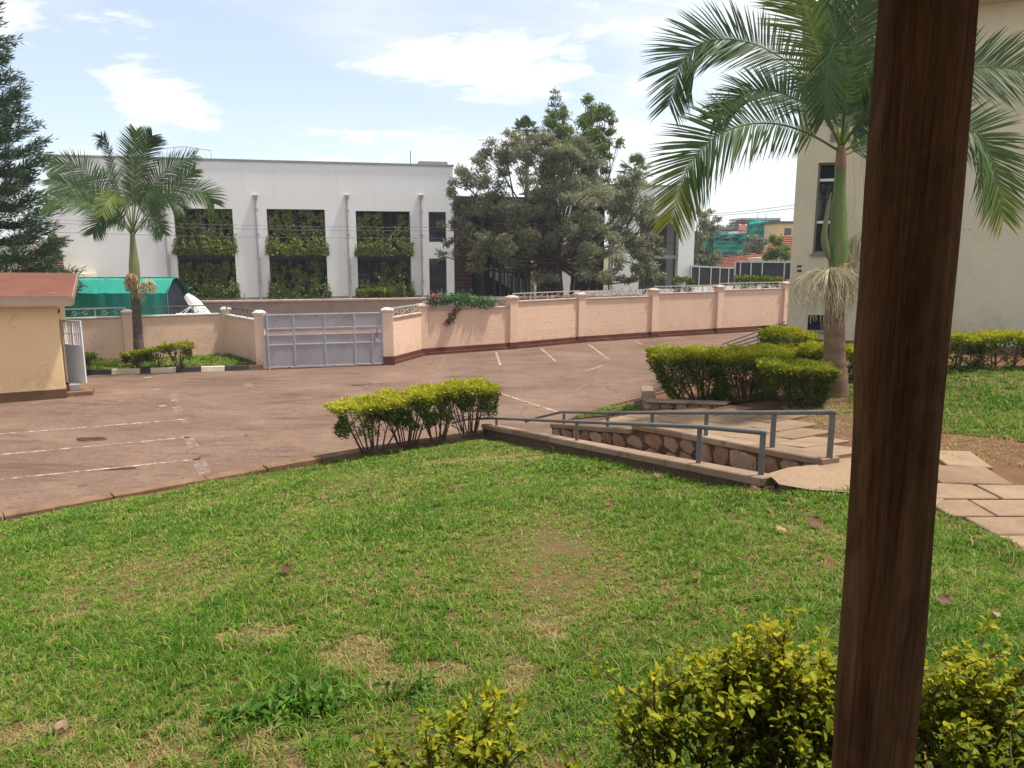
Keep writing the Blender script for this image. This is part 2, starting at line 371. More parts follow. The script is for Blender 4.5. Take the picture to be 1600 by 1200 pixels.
    surf('veranda_plaster', (0.72, 0.64, 0.5), None, 1, 0.9, 0.2)
    surf('veranda_boards', (0.16, 0.09, 0.05), None, 2, 0.8, 0.2, stretch=(1, 8, 1))
    surf('bark', (0.17, 0.12, 0.085), (0.08, 0.055, 0.04), 4, 0.9, 0.15, grain=0.4, gscale=25, bmp=0.6, bdist=0.03, stretch=(2, 2, 0.5))
    surf('bark_dark', (0.10, 0.072, 0.055), (0.05, 0.036, 0.028), 4, 0.9, 0.15, grain=0.4, gscale=25, stretch=(2, 2, 0.5))
    surf('stem', (0.14, 0.085, 0.06), (0.075, 0.045, 0.033), 6, 0.9, 0.15, grain=0.3)
    surf('palm_trunk', (0.30, 0.19, 0.12), (0.18, 0.105, 0.068), 1.5, 0.9, 0.15, grain=0.35, gscale=22, stain=(0.13, 0.10, 0.07), sscale=1.5, bmp=0.5, bdist=0.02, stretch=(1, 1, 3))
    surf('palm_trunk_grey', (0.17, 0.13, 0.105), (0.085, 0.06, 0.05), 1.5, 0.9, 0.15, grain=0.35, gscale=22, stretch=(1, 1, 5))
    surf('crownshaft', (0.155, 0.225, 0.07), (0.085, 0.15, 0.045), 1.3, 0.6, 0.15, grain=0.2, gscale=20, stain=(0.24, 0.20, 0.10), sscale=1.6, smin=0.5, smax=0.75, stretch=(4, 4, 0.5))
    surf('crownshaft_dull', (0.20, 0.20, 0.085), (0.13, 0.14, 0.06), 1.2, 0.6, 0.3, stretch=(2.5, 2.5, 0.3))
    surf('flower_cream', (0.52, 0.46, 0.30), (0.34, 0.29, 0.17), 4, 0.8, 0.2)
    surf('flower_brown', (0.40, 0.27, 0.13), (0.24, 0.15, 0.075), 4, 0.85, 0.2)
    leafmat('frond', [(0.0, (0.034, 0.072, 0.024)), (0.5, (0.080, 0.135, 0.030)), (0.8, (0.17, 0.23, 0.03)), (1.0, (0.34, 0.30, 0.05))], 0.5, 0.30, 0.2)
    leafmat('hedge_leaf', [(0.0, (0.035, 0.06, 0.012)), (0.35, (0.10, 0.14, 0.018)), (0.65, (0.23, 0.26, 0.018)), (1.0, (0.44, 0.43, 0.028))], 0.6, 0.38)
    leafmat('bush_leaf', [(0.0, (0.06, 0.11, 0.012)), (0.4, (0.17, 0.215, 0.014)), (0.7, (0.33, 0.33, 0.014)), (1.0, (0.52, 0.42, 0.02))], 0.5, 0.42, 0.15)
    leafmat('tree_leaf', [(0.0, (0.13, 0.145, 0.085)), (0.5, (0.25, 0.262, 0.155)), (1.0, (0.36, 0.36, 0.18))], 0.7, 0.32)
    leafmat('tree_leaf_bright', [(0.0, (0.08, 0.12, 0.032)), (0.5, (0.16, 0.22, 0.055)), (1.0, (0.25, 0.31, 0.08))], 0.7, 0.35)
    leafmat('creeper_leaf', [(0.0, (0.07, 0.10, 0.025)), (0.5, (0.21, 0.26, 0.055)), (1.0, (0.38, 0.42, 0.11))], 0.55, 0.25)
    leafmat('pine_needle', [(0.0, (0.016, 0.034, 0.018)), (0.6, (0.038, 0.07, 0.032)), (1.0, (0.09, 0.13, 0.05))], 0.6, 0.12)
    leafmat('vine_leaf', [(0.0, (0.03, 0.09, 0.025)), (0.5, (0.07, 0.17, 0.06)), (0.8, (0.13, 0.24, 0.09)), (1.0, (0.18, 0.28, 0.10))], 0.5, 0.25)
    leafmat('vine_flower', [(0.0, (0.33, 0.06, 0.10)), (1.0, (0.50, 0.10, 0.16))], 0.6, 0.3)
    leafmat('grass_blade', [(0.0, (0.04, 0.115, 0.008)), (0.30, (0.092, 0.205, 0.013)), (0.5, (0.165, 0.275, 0.026)), (0.66, (0.26, 0.335, 0.055)), (0.82, (0.36, 0.31, 0.11)), (1.0, (0.40, 0.28, 0.15))], 0.6, 0.38, 0.1)
    leafmat('weed_leaf', [(0.0, (0.045, 0.12, 0.014)), (0.6, (0.09, 0.20, 0.024)), (1.0, (0.15, 0.26, 0.03))], 0.45, 0.3)
    leafmat('litter_leaf', [(0.0, (0.10, 0.05, 0.03)), (1.0, (0.33, 0.21, 0.12))], 0.8, 0.1)
    m = MATS['white_wall']; nt = m.node_tree; b = nt.nodes['Principled BSDF']; src = b.inputs['Base Color'].links[0].from_socket
    nt.links.new(mixc(nt, ramp(nt, noise(nt, 1.0, 8, 0.7, dist=0.2, stretch=(1.6, 1.6, 0.07)), [(0.55, (0, 0, 0)), (0.8, (0.3,)*3)]), src, (0.6, 0.58, 0.55)), b.inputs['Base Color'])
    # pocked, patched and splash-stained render on the plastered walls
    for nm, zlo, zhi, dirt in (('beige_wall', 1.6, 3.4, (0.40, 0.33, 0.22)), ('guard_wall', 0.2, 1.1, (0.42, 0.26, 0.14)), ('pink_wall', 0.2, 0.95, (0.47, 0.29, 0.20))):
        m = MATS[nm]; nt = m.node_tree; b = nt.nodes['Principled BSDF']; c = b.inputs['Base Color'].links[0].from_socket
        g = nt.nodes.new('ShaderNodeNewGeometry'); sx = nt.nodes.new('ShaderNodeSeparateXYZ'); nt.links.new(g.outputs['Position'], sx.inputs[0])
        mr = nt.nodes.new('ShaderNodeMapRange'); mr.inputs['From Min'].default_value = zhi; mr.inputs['From Max'].default_value = zlo; nt.links.new(sx.outputs[2], mr.inputs['Value'])
        f = mixc(nt, 1.0, ramp(nt, noise(nt, 3.0, 8, 0.75, dist=0.5), [(0.42, (0, 0, 0)), (0.7, (0.8,)*3)]), mr.outputs[0], 'MULTIPLY')
        c = mixc(nt, f, c, dirt)
        vr_ = nt.nodes.new('ShaderNodeTexVoronoi'); vr_.inputs['Scale'].default_value = 1.9; nt.links.new(g.outputs['Position'], vr_.inputs['Vector'])
        c = mixc(nt, ramp(nt, vr_.outputs['Distance'], [(0.035, (0.75,)*3), (0.055, (0, 0, 0))]), c, tuple(x*0.45 for x in dirt))
        f = ramp(nt, noise(nt, 0.45, 4, 0.6, dist=0.4), [(0.52, (0, 0, 0)), (0.54, (0.22,)*3)])
        c = mixc(nt, f, c, tuple(min(.85, x*1.9) for x in dirt))
        nt.links.new(c, b.inputs['Base Color'])
    for nm in ('slab', 'kerb_concrete', 'coping'):
        m = MATS[nm]; nt = m.node_tree; b = nt.nodes['Principled BSDF']; src = b.inputs['Base Color'].links[0].from_socket
        oi = nt.nodes.new('ShaderNodeObjectInfo')
        nt.links.new(mixc(nt, 1.0, src, ramp(nt, oi.outputs['Random'], [(0, (0.72, 0.70, 0.68)), (1, (1.08, 1.08, 1.08))]), 'MULTIPLY'), b.inputs['Base Color'])
    # turf underneath the blades: green thatch broken by bare laterite
    m, nt, b = principled('turf', 0.95, 0.1)
    n1 = noise(nt, 4.5, 8, 0.75, dist=0.5)
    c = ramp(nt, n1, [(0.36, (0.085, 0.095, 0.025)), (0.48, (0.15, 0.11, 0.045)), (0.6, (0.20, 0.10, 0.055))])
    g = noise(nt, 70, 5, 0.8)
    c = mixc(nt, 0.6, c, ramp(nt, g, [(0.3, (0.3,)*3), (0.65, (1.1,)*3)]), 'MULTIPLY')
    nt.links.new(c, b.inputs['Base Color']); bump(nt, b, g, 0.6, 0.03)
build_materials()

# ------------------------------------------------------------------ the ground
K = [(-30.0, -2.85), (-20, 4.25), (-8.7, 12.3), (-6.1, 14.35), (-3.3, 16.5), (-0.72, 18.25)]     # kerb line between lot and lawn
A, B = Vector((-0.63, 18.05, 0.40)), Vector((3.01, 8.45, 2.0))      # outer ramp wall, foot and head
C, D = Vector((0.97, 16.45, 0.80)), Vector((3.85, 8.79, 2.15))      # inner ramp wall
RDIR = Vector((C.x-D.x, C.y-D.y, 0)).normalized(); RPER = Vector((RDIR.y, -RDIR.x, 0))
def lawn_h(x, y):
    x = np.asarray(x, float); y = np.asarray(y, float)
    s = (x+8.7)*0.58-(y-12.3)*0.814
    z = 0.13+0.175*np.maximum(s-0.35, 0)
    z = np.minimum(z, 2.45+0.02*(z-2.45))
    w = sst(2.4, 4.3, x)
    z = z*(1-w)+(1.93+0.06*np.maximum(7-y, 0))*w
    return z+0.02*vnoise(x, y, 0.9)
def up_h(x, y):
    x = np.asarray(x, float); y = np.asarray(y, float)
    u = (x-D.x)*RDIR.x+(y-D.y)*RDIR.y; v = (x-D.x)*RPER.x+(y-D.y)*RPER.y
    z = 2.05-0.16*np.maximum(u, 0)*np.clip(1-v/8, 0, 1)
    return z-0.14*(1-sst(-1.2, 0.2, u))+0.03*np.maximum(5-y, 0)
gr = MB().add([(-300, -40, -0.06), (300, -40, -0.06), (300, 420, -0.06), (-300, 420, -0.06)], [(0, 1, 2, 3)]).build('ground', 'far_ground')
gr['kind'] = 'structure'
lot = grid_poly('parking_lot', [(-34, -6), (27, -6), (27, 50), (-34, 50)], 4.0, lambda x, y: 0*x, 'tarmac', (0, 20, 0))
LAWN = [(x+.58*.40, y-.814*.40) for x, y in K[:-1]]+[(-0.66, 17.75), (-0.63, 18.05), (3.0, 8.45), (2.97, 8.18), (3.82, 7.98), (4.4, 7.62), (4.6, 6.4), (4.75, 4), (4.9, 1.3), (-30, 1.3)]
lawn = grid_poly('lawn', [(x+.15, y-.2) for x, y in K[:-1]]+LAWN[len(K)-1:], 0.35, lawn_h, 'turf', (0, 8, 0))
UP = [(0.97, 16.45), (3.85, 8.79), (3.0, 8.45), (2.97, 8.18), (3.82, 7.98), (4.4, 7.62), (4.6, 6.4), (4.75, 4), (4.9, 1.3), (24, 1.3), (24, 23), (8.2, 23), (7.4, 18.6), (4.2, 18.0), (2.4, 17.5)]
upper = grid_poly('planting_bed', UP, 0.35, up_h, 'earth', (8, 12, 0))
UPLAWN = [(6.45, 16.4), (6.75, 14.9), (6.15, 13.4), (5.95, 12.3), (6.3, 10.75), (6.95, 9.85), (7.6, 8.2), (24, 8), (24, 16.4)]
uplawn = grid_poly('upper_lawn', UPLAWN, 0.35, lambda x, y: up_h(x, y)+0.012, 'turf', (12, 12, 0))
BEDL = [(-17.2, 28.0), (-16.3, 28.05), (-9.85, 29.6), (-9.9, 29.9), (-12.4, 32.5), (-15.9, 31.1), (-22, 28.6), (-22, 26.5)]
bedl = grid_poly('verge', BEDL, 0.5, lambda x, y: 0*x+0.13, 'turf', (-14, 30, 0))
PATCHL = [(1.35, 16.75), (2.1, 17.3), (2.85, 16.9), (2.8, 16.05), (2.0, 16.3)]
patchl = grid_poly('grass_patch', PATCHL, 0.35, lambda x, y: up_h(x, y)+0.02, 'turf', (2, 16.8, 0))

# ---- grass: blades grown on the sheets, taller and greener in drifts, thin and straw-coloured on the bare spots
def bare(x, y):
    n = vnoise(x, y, 1.1)+0.5*vnoise(x+31, y-7, 2.7)
    n = n+0.45*vnoise(x-3, y+11, 6.0)
    n = n+0.5*vnoise(x+9, y-2, 11.0)
    b = sst(1.05, 2.1, n)*(0.25+0.75*sst(7.5, 3.4, y))
    for cx, cy, rx, ry in ((-0.9, 14.0, 1.3, 0.4), (0.2, 13.4, 0.9, 0.22), (-1.75, 5.2, 0.7, 0.22), (-1.1, 4.7, 0.3, 0.3), (-0.55, 4.2, 0.35, 0.22), (-3.95, 6.2, 0.28, 0.15), (0.25, 4.9, 0.15, 0.4), (-2.7, 3.9, 0.4, 0.16), (-1.3, 3.5, 0.25, 0.2), (0.05, 4.1, 0.12, 0.3), (-2.0, 3.35, 0.3, 0.15)):
        d = ((x-cx)/rx)**2+((y-cy)/ry)**2+0.45*vnoise(x, y, 2.2)+0.45*vnoise(x+4, y, 7.0)
        b = np.maximum(b, sst(1.2, 0.3, d)*0.85)
    return np.clip(b, 0, 1)
def grass(name, poly, hf, zones, label, org, straw=0.0, mat='grass_blade', use_bare=True, lush=0.0, only_bare=False):
    V, Q, T = [], [], []
    k0 = 0
    for (x0, x1, y0, y1, dens, hgt, wid) in zones:
        n = int((x1-x0)*(y1-y0)*dens)
        x = nrg.uniform(x0, x1, n); y = nrg.uniform(y0, y1, n)
        # keep what this place could show: inside the frame's wedge and a margin beside it
        cl = max(1, n//11); ci = nrg.integers(0, cl, n); sc_ = 0.6/math.sqrt(dens)*3.3
        cx_ = nrg.uniform(x0, x1, cl)[ci]; cy_ = nrg.uniform(y0, y1, cl)[ci]; ox, oy = nrg.normal(size=n)*sc_*.42, nrg.normal(size=n)*sc_*.42
        isc = nrg.random(n) < .72; x = np.where(isc, cx_+ox, x); y = np.where(isc, cy_+oy, y)
        caz = np.where(isc, np.arctan2(oy, ox)+nrg.normal(size=n)*.7, nrg.uniform(0, 6.283, n)); ctint = np.where(isc, (nrg.normal(size=cl)*.11)[ci], 0); chgt = np.where(isc, (1+.28*nrg.normal(size=cl)).clip(.45, 1.9)[ci], .75)
        m = inside(poly, x, y) & (np.abs(x) < 0.80*y+1.6); caz, ctint, chgt = caz[m], ctint[m], chgt[m]
        x, y = x[m], y[m]
        b = bare(x, y) if use_bare else np.zeros(len(x))
        m = (nrg.uniform(size=len(x)) < b*1.1+.03) if only_bare else (nrg.uniform(size=len(x)) > b*0.9)
        x, y, b = x[m], y[m], b[m]; n = len(x); caz, ctint, chgt = caz[m], ctint[m], chgt[m]
        z = hf(x, y)-0.004
        dr = vnoise(x, y, 0.75); dr2 = vnoise(x-13, y+5, 2.0)
        h = hgt*(0.65+0.5*nrg.random(n))*(1+0.30*dr+0.15*dr2)*(1-0.5*b)
        h = h*np.where(nrg.random(n) < 0.012, 1.9, 1)
        if only_bare: h = hgt*(.5+nrg.random(n))
        az = caz; h = h*chgt; lean = nrg.uniform(0.3, 1.7, n) if not only_bare else nrg.uniform(1.2, 2.2, n)
        dx, dy = np.cos(az), np.sin(az)
        w = wid*(0.6+0.7*nrg.random(n))
        base = np.stack([x, y, z], 1)
        side = np.stack([-dy, dx, 0*dx], 1)*w[:, None]*0.5
        mid = base+np.stack([dx*h*lean*0.32, dy*h*lean*0.32, h*0.62], 1)
        tip = base+np.stack([dx*h*lean*0.95, dy*h*lean*0.95, h*(1.02-0.38*lean*nrg.random(n))], 1)
        v = np.stack([base-side, base+side, mid+side*0.8, mid-side*0.8, tip], 1).reshape(-1, 3)
        i = np.arange(n)[:, None]*5+k0; k0 += n*5
        Q.append(np.concatenate([np.concatenate([i, i+1, i+2], 1), np.concatenate([i, i+2, i+3], 1), np.concatenate([i+3, i+2, i+4], 1)]))
        t = 0.36+0.15*nrg.normal(size=n)+ctint*1.2-0.09*dr-0.07*dr2+0.30*b+straw-lush
        t = np.where(nrg.random(n) < 0.11+0.30*b, nrg.uniform(0.72, 1.0, n), t)
        if only_bare: t = np.where(nrg.random(n) < .2, nrg.uniform(.2, .6, n), nrg.uniform(.72, 1.0, n))
        t = np.clip(t, 0.02, 1)
        V.append(v); T.append(np.repeat(t, 5))
    o = np_mesh(name, np.concatenate(V), np.concatenate(Q), np.concatenate(T), mat, org=org)
    tag(o, label, 'grass', kind='stuff')
    return o
grass('lawn_grass', LAWN, lawn_h, [(-6, 5, 2.0, 4.6, 6200, 0.046, 0.0066), (-8, 5, 4.6, 7.2, 4100, 0.046, 0.0088), (-10, 5, 7.2, 10.5, 2400, 0.05, 0.0122), (-13, 4, 10.5, 18.3, 1300, 0.052, 0.018)],
      'green and straw coloured grass of the sloping front lawn', (0, 8, 0))
grass('lawn_thatch', LAWN, lawn_h, [(-6, 5, 2.0, 4.6, 2600, 0.03, 0.006), (-8, 5, 4.6, 7.5, 2000, 0.03, 0.008), (-10, 4, 7.5, 15.5, 900, 0.035, 0.014)], 'dry straw thatch on the bare spots of the front lawn', (0, 8, 0), only_bare=True)
MULCH = [(4.9, 9.2), (5.85, 9.0), (6.9, 8.9), (6.9, 9.85), (6.3, 10.75), (5.95, 12.3), (6.15, 13.4), (6.5, 14.6), (5.2, 14.4), (4.8, 11.5)]
grass('leaf_mulch', MULCH, lambda x, y: up_h(x, y)+.004, [(4.8, 7, 8.8, 14.7, 700, 0.035, 0.013)], 'dry straw and leaf mulch on the soil below the palm', (5.8, 11, 1.9), use_bare=False, straw=.5)
grass('upper_grass', UPLAWN, lambda x, y: up_h(x, y)+0.012, [(5.5, 14, 8, 12, 1500, 0.065, 0.014), (5.5, 15, 12, 16.4, 1100, 0.065, 0.018)],
      'bright green grass of the upper lawn below the clipped hedge', (12, 12, 0), use_bare=False, lush=0.06)
grass('verge_grass', BEDL, lambda x, y: 0*x+0.13, [(-22, -9, 27, 33, 420, 0.11, 0.03)], 'green grass of the verge behind the painted kerb', (-14, 30, 0), use_bare=False)
grass('patch_grass', PATCHL, lambda x, y: up_h(x, y)+0.02, [(1, 3, 15.8, 17.5, 900, 0.09, 0.016)], 'small grass patch beside the stone planter', (2, 16.8, 0), use_bare=False)

# ---- lot kerb, in weathered lengths
ke = thing('lawn_kerb', 'stained low concrete kerb between parking lot and front lawn', 'kerb', (-8.7, 12.3, 0))
for i in range(1, len(K)-1):
    a, b = Vector((*K[i], 0)), Vector((*K[i+1], 0)); L = (b-a).length; d = (b-a)/L; nrm = Vector((d.y, -d.x, 0))
    n = max(1, round(L/1.35))
    for k in range(n):
        p, q = a+d*(k*L/n+0.008), a+d*((k+1)*L/n-0.008)
        j = rnd.uniform(-0.012, 0.012); zt = 0.225+rnd.uniform(-0.015, 0.015)
        MB().hexa([p+nrm*j, q+nrm*j, q+nrm*(j+0.32), p+nrm*(j+0.32)]+[w+Vector((0, 0, zt)) for w in (p+nrm*(j+0.015), q+nrm*(j+0.015), q+nrm*(j+0.32), p+nrm*(j+0.32))]).build('kerbstone', 'kerb_concrete', ke, bevel=0.012)

# ---- painted lines on the tarmac
def stripe(p, q, w=0.1, mat='line_paint', z=0.004):
    w *= .95
    a, b = at(*p, z=z), at(*q, z=z); d = (b-a).normalized(); n = Vector((-d.y, d.x, 0))*w*0.5
    L = (b-a).length; k = max(1, int(L/0.5)); mb = MB(); pts = []
    for i in range(k+1):
        c = a+(b-a)*(i/k); j = rnd.uniform(0.82, 1.12)
        pts += [c+n*j, c-n*j]
    mb.add(pts, [(2*i, 2*i+1, 2*i+3, 2*i+2) for i in range(k)])
    o = mb.build('bay_line', mat, lot); 
    return o
for a, b, w, m in [((0, 678), (290, 655), .10, 0), ((0, 710), (296, 683), .09, 0), ((0, 749), (313, 717), .10, 0), ((150, 641), (280, 634), .08, 1), ((90, 653), (150, 648), .07, 1),
                   ((265, 613), (392, 606), .09, 1), ((315, 595), (392, 592), .08, 1), ((205, 626), (255, 621), .07, 1),
                   ((310, 716), (321, 741), .30, 1), ((295, 682), (303, 699), .28, 1), ((288, 656), (291, 661), .22, 1), ((275, 634), (282, 645), .26, 1), ((270, 615), (275, 628), .24, 1), ((388, 599), (391, 607), .26, 1),
                   ((225, 590), (238, 589), .22, 0), ((237, 609), (250, 608), .24, 0), ((247, 635), (260, 634), .24, 0), ((128, 594), (138, 593), .2, 1), ((120, 723), (127, 722), .12, 1),
                   ((728, 597), (870, 643), .11, 0), ((685, 577), (697, 557), .10, 1), ((735, 573), (782, 571), .10, 1), ((775, 550), (782, 571), .11, 0), ((820, 569), (869, 565), .10, 1), ((845, 544), (869, 565), .11, 0),
                   ((910, 562), (951, 561), .10, 1), ((920, 538), (951, 561), .11, 0), ((992, 532), (1003, 538), .11, 0), ((1055, 525), (1083, 537), .11, 1), ((990, 558), (1010, 556), .10, 1),
                   ((916, 579), (942, 571), .11, 0), ((880, 591), (903, 585), .11, 1), ((900, 609), (917, 601), .11, 1), ((925, 602), (1045, 609), .09, 1), ((770, 630), (825, 628), .08, 1), ((968, 635), (992, 629), .12, 0), ((945, 620), (1010, 626), .08, 1), ((1000, 575), (1060, 577), .09, 1), ((1000, 590), (1060, 591), .09, 1)]:
    stripe(a, b, w, 'line_paint_faded' if m else 'line_paint')
def pothole(px, py, rx, ry):
    c = at(px, py, z=0.003); n = 16; pts = [(c.x, c.y, 0.003)]
    for k in range(n):
        j = rnd.uniform(0.7, 1.15); pts.append((c.x+rx*j*math.cos(k/n*6.283), c.y+ry*j*math.sin(k/n*6.283), 0.003))
    MB().add(pts, [(0, 1+k, 1+(k+1) % n) for k in range(n)]).build('worn_patch', 'patch', lot)
pothole(140, 686, 0.42, 0.22); pothole(187, 732, 0.40, 0.16); pothole(385, 680, 0.06, 0.05); pothole(560, 602, 0.3, 0.12)

# ------------------------------------------------------------------ ramp, walls, path
def strip(p0, p1, w0, w1, zlo0, zlo1, zhi0, zhi1, n=1, jit=0.0):
    """wall piece along p0-p1 offset sideways w0..w1 (along RPER), given heights at both ends"""
    mb = MB()
    q = [Vector((p.x, p.y, 0)) for p in (p0, p1)]
    mb.hexa([q[0]+RPER*w0+Vector((0, 0, zlo0)), q[1]+RPER*w0+Vector((0, 0, zlo1)), q[1]+RPER*w1+Vector((0, 0, zlo1)), q[0]+RPER*w1+Vector((0, 0, zlo0)),
             q[0]+RPER*w0+Vector((0, 0, zhi0)), q[1]+RPER*w0+Vector((0, 0, zhi1)), q[1]+RPER*w1+Vector((0, 0, zhi1)), q[0]+RPER*w1+Vector((0, 0, zhi0))])
    return mb
ramp_poly = []
rl0, rl1 = A+RPER*0.12, B+RPER*0.12; rr0, rr1 = C+RDIR*1.3-RPER*0.1, D-RPER*0.1
mb = MB(); n = 24; vs = []
for i in range(n+1):
    t = i/n; a = rl0.lerp(rl1, t); b = rr0.lerp(rr1, t); z = lerp(0.01, 1.88, t)
    vs += [(a.x, a.y, z), (b.x, b.y, z)]
vs += [(2.97, 8.17, 1.885), (4.0, 8.3, 1.90), (3.82, 7.97, 1.885)]
k = 2*n
mb.add(vs, [(2*i, 2*i+1, 2*i+3, 2*i+2) for i in range(n)]+[(k, k+1, k+3, k+2), (k+2, k+3, k+4)])
rp = mb.build('ramp', 'ramp_concrete', org=(2, 12, 0)); rp['kind'] = 'structure'
# concrete landing at the head of the ramp, feathering into the turf
LAND = [(2.95, 8.4), (2.99, 8.12), (3.3, 8.0), (3.84, 7.9), (4.42, 7.55), (4.75, 7.9), (4.8, 8.6), (4.5, 9.2), (3.98, 9.1), (3.75, 8.8), (3.3, 8.7)]
grid_poly('landing', LAND, 0.2, lambda x, y: np.maximum(np.maximum(1.915, up_h(x, y)+.014), lawn_h(x, y)*(y < 8.3)+.03)+0.006*vnoise(x, y, 3), 'ramp_concrete', (3.8, 8.4, 1.9))

ow = thing('ramp_wall', 'low outer ramp wall with broken concrete coping along the lawn', 'wall', tuple(A))
wd = (A-B); Lw = math.hypot(wd.x, wd.y)
for i in range(5):                       # coping in cast lengths
    t0, t1 = i/5+0.001, (i+1)/5-0.001; p, q = A.lerp(B, t0), A.lerp(B, t1)
    strip(p, q, -0.13, 0.13, p.z-0.11, q.z-0.11, p.z+rnd.uniform(-.005, .005), q.z+rnd.uniform(-.005, .005)).build('coping', 'coping', ow, bevel=0.014)
strip(A, B, -0.10, 0.11, -0.05, 1.5, A.z-0.112, B.z-0.112).build('wall_core', 'mortar', ow)
def rough_stone(name, c, rx, ry, rz, mat, parent, fx, fn, seed):
    """a split stone: lumpy polygon face pushed out of the mortar"""
    r = random.Random(seed); n = r.choice((5, 6, 6, 7)); ang = [i/n*6.283+r.uniform(-.22, .22) for i in range(n)]
    up = Vector((0, 0, 1)); pts = []
    for lay, s in ((-0.06, 1.0), (rz*0.55, 0.97), (rz, 0.8)):
        for a in ang:
            # squarish outline
            ca, sa = math.cos(a), math.sin(a); k = 1/max(abs(ca), abs(sa))**0.95
            pts.append(c+fx*(ca*k*rx*s*0.5)+up*(sa*k*ry*s*0.5)+fn*(lay+ (r.uniform(-.008, .008) if lay > 0 else 0)))
    f = [tuple(i+2*n for i in range(n))]
    for l in range(2):
        f += [(l*n+i, l*n+(i+1) % n, (l+1)*n+(i+1) % n, (l+1)*n+i) for i in range(n)]
    return MB().add(pts, f).build(name, mat, parent)
# broken masonry end of the outer wall
for k, (dx, dz, s) in enumerate(((0.02, -0.16, 0.15), (-0.13, -0.17, 0.13), (0.1, -0.2, 0.1))):
    rough_stone('stone', B+Vector((dx*0.9-0.05, -0.02+0.03*k, dz)), s, s*0.8, 0.05, 'stone%d' % (k % 4), ow, Vector((1, 0, 0)), Vector((0, -1, 0)), 50+k)

iw = thing('stone_ramp_wall', 'stone masonry inner ramp wall with concrete coping beside the paved path', 'wall', tuple(C))
def cz(t):                                # coping top along C(0) - D(1), with the step the photo shows
    return lerp(0.78, 1.46, t/0.44) if t < 0.44 else lerp(1.56, 2.13, (t-0.44)/0.56)
ts = [0, 0.22, 0.44, 0.63, 0.82, 1.0]
for t0, t1 in zip(ts, ts[1:]):
    p, q = C.lerp(D, t0+0.001), C.lerp(D, t1-0.001); z0, z1 = cz(t0+0.0005), cz(t1-0.0005 if t1 != 0.44 else 0.4399)
    strip(p, q, -0.14, 0.14, z0-0.09, z1-0.09, z0, z1).build('coping', 'coping', iw, bevel=0.014)
for t0, t1 in ((0, 0.44), (0.44, 0.995)):
    p, q = C.lerp(D, t0), C.lerp(D, t1); strip(p, q, -0.085, 0.11, -0.05, -0.05 if t1 < 0.9 else 1.6, cz(t0+1e-4)-0.092, cz(t1-1e-4)-0.092).build('wall_core', 'mortar', iw)
LCD = math.hypot(C.x-D.x, C.y-D.y); s = 0.02; k = 0
while s < LCD-0.1:
    t = s/LCD; fl = lerp(0.2, 1.9, t); top = cz(min(t+0.02, 1))-0.1; h = top-fl+0.04
    w = rnd.uniform(0.36, 0.62)
    if h > 0.1:
        rows = 1 if h < 0.42 else 2
        cut = rnd.uniform(0.42, 0.58)
        for rr in range(rows):
            zc_, hh = (fl+h*0.5, h) if rows == 1 else ((fl+h*cut*0.5, h*cut) if rr == 0 else (fl+h*(cut+(1-cut)*0.5), h*(1-cut)))
            c = C.lerp(D, (s+w*0.5)/LCD)-RPER*0.085; c.z = zc_-0.02
            rough_stone('stone', c, w*0.96, hh*0.95, 0.034, 'stone%d' % rnd.randrange(4), iw, -RDIR, -RPER, k); k += 1
    s += w

def handrail(name, label, posts, joint, tail, group):
    """round pipe rail welded on square posts; posts = [(foot, top)]"""
    o = thing(name, label, 'railing', tuple(posts[0][0]), group)
    for i, (f, t) in enumerate(posts):
        MB().box(f.x-0.029, f.x+0.029, f.y-0.029, f.y+0.029, f.z-0.03, t.z+(0.025 if i == 0 else -0.01)).build('post', 'handrail', o, bevel=0.006)
    MB().tube([posts[0][1]+(posts[0][1]-joint).normalized()*0.03]+[p[1] for p in posts[1:-1]]+[joint]+tail, 0.031, 10).build('top_rail', 'handrail', o, smooth=True)
    return o
def onAB(px):       # foot on the outer coping under photo column px
    best = min((abs(800+FPX*(p.x/(p.y*CP+(CAM_Z-p.z)*SP))-px), i) for i, p in enumerate([A.lerp(B, i/400) for i in range(401)]))[1]
    return A.lerp(B, best/400)
def onCD(px):
    pts = [C.lerp(D, i/400) for i in range(-80, 401)]
    best = min((abs(800+FPX*(p.x/(p.y*CP+(CAM_Z-p.z)*SP))-px), i) for i, p in enumerate(pts))[1]
    p = pts[best].copy(); t = (best-80)/400; p.z = cz(min(max(t, 0), 1)); return p
def top_of(f, py): return Vector((f.x, f.y, at(0, py, Y=f.y).z))
ph = [(1189, 676), (1091, 667), (901, 659), (776, 655)]
posts = [(onAB(px), top_of(onAB(px), py)) for px, py in ph]
j = posts[-1][1]+Vector((-0.05, 0.1, 0.0))
handrail('handrail', 'worn blue grey pipe handrail on the lawn side of the ramp', posts, j, [Vector((-1.15, 18.9, 0.32)), Vector((-1.6, 19.6, 0.05))], 'ramp handrails')
ph = [(1297, 644), (1206, 645), (1102, 645), (1018, 645), (949, 645), (881, 646)]
posts = [(onCD(px), top_of(onCD(px), py)) for px, py in ph]
j = posts[-1][1]+Vector((-0.05, 0.15, 0.0))
handrail('handrail', 'worn blue grey pipe handrail on the stone wall beside the paved path', posts, j, [j+Vector((-0.45, 0.9, -0.32)), j+Vector((-0.75, 1.5, -0.56))], 'ramp handrails')

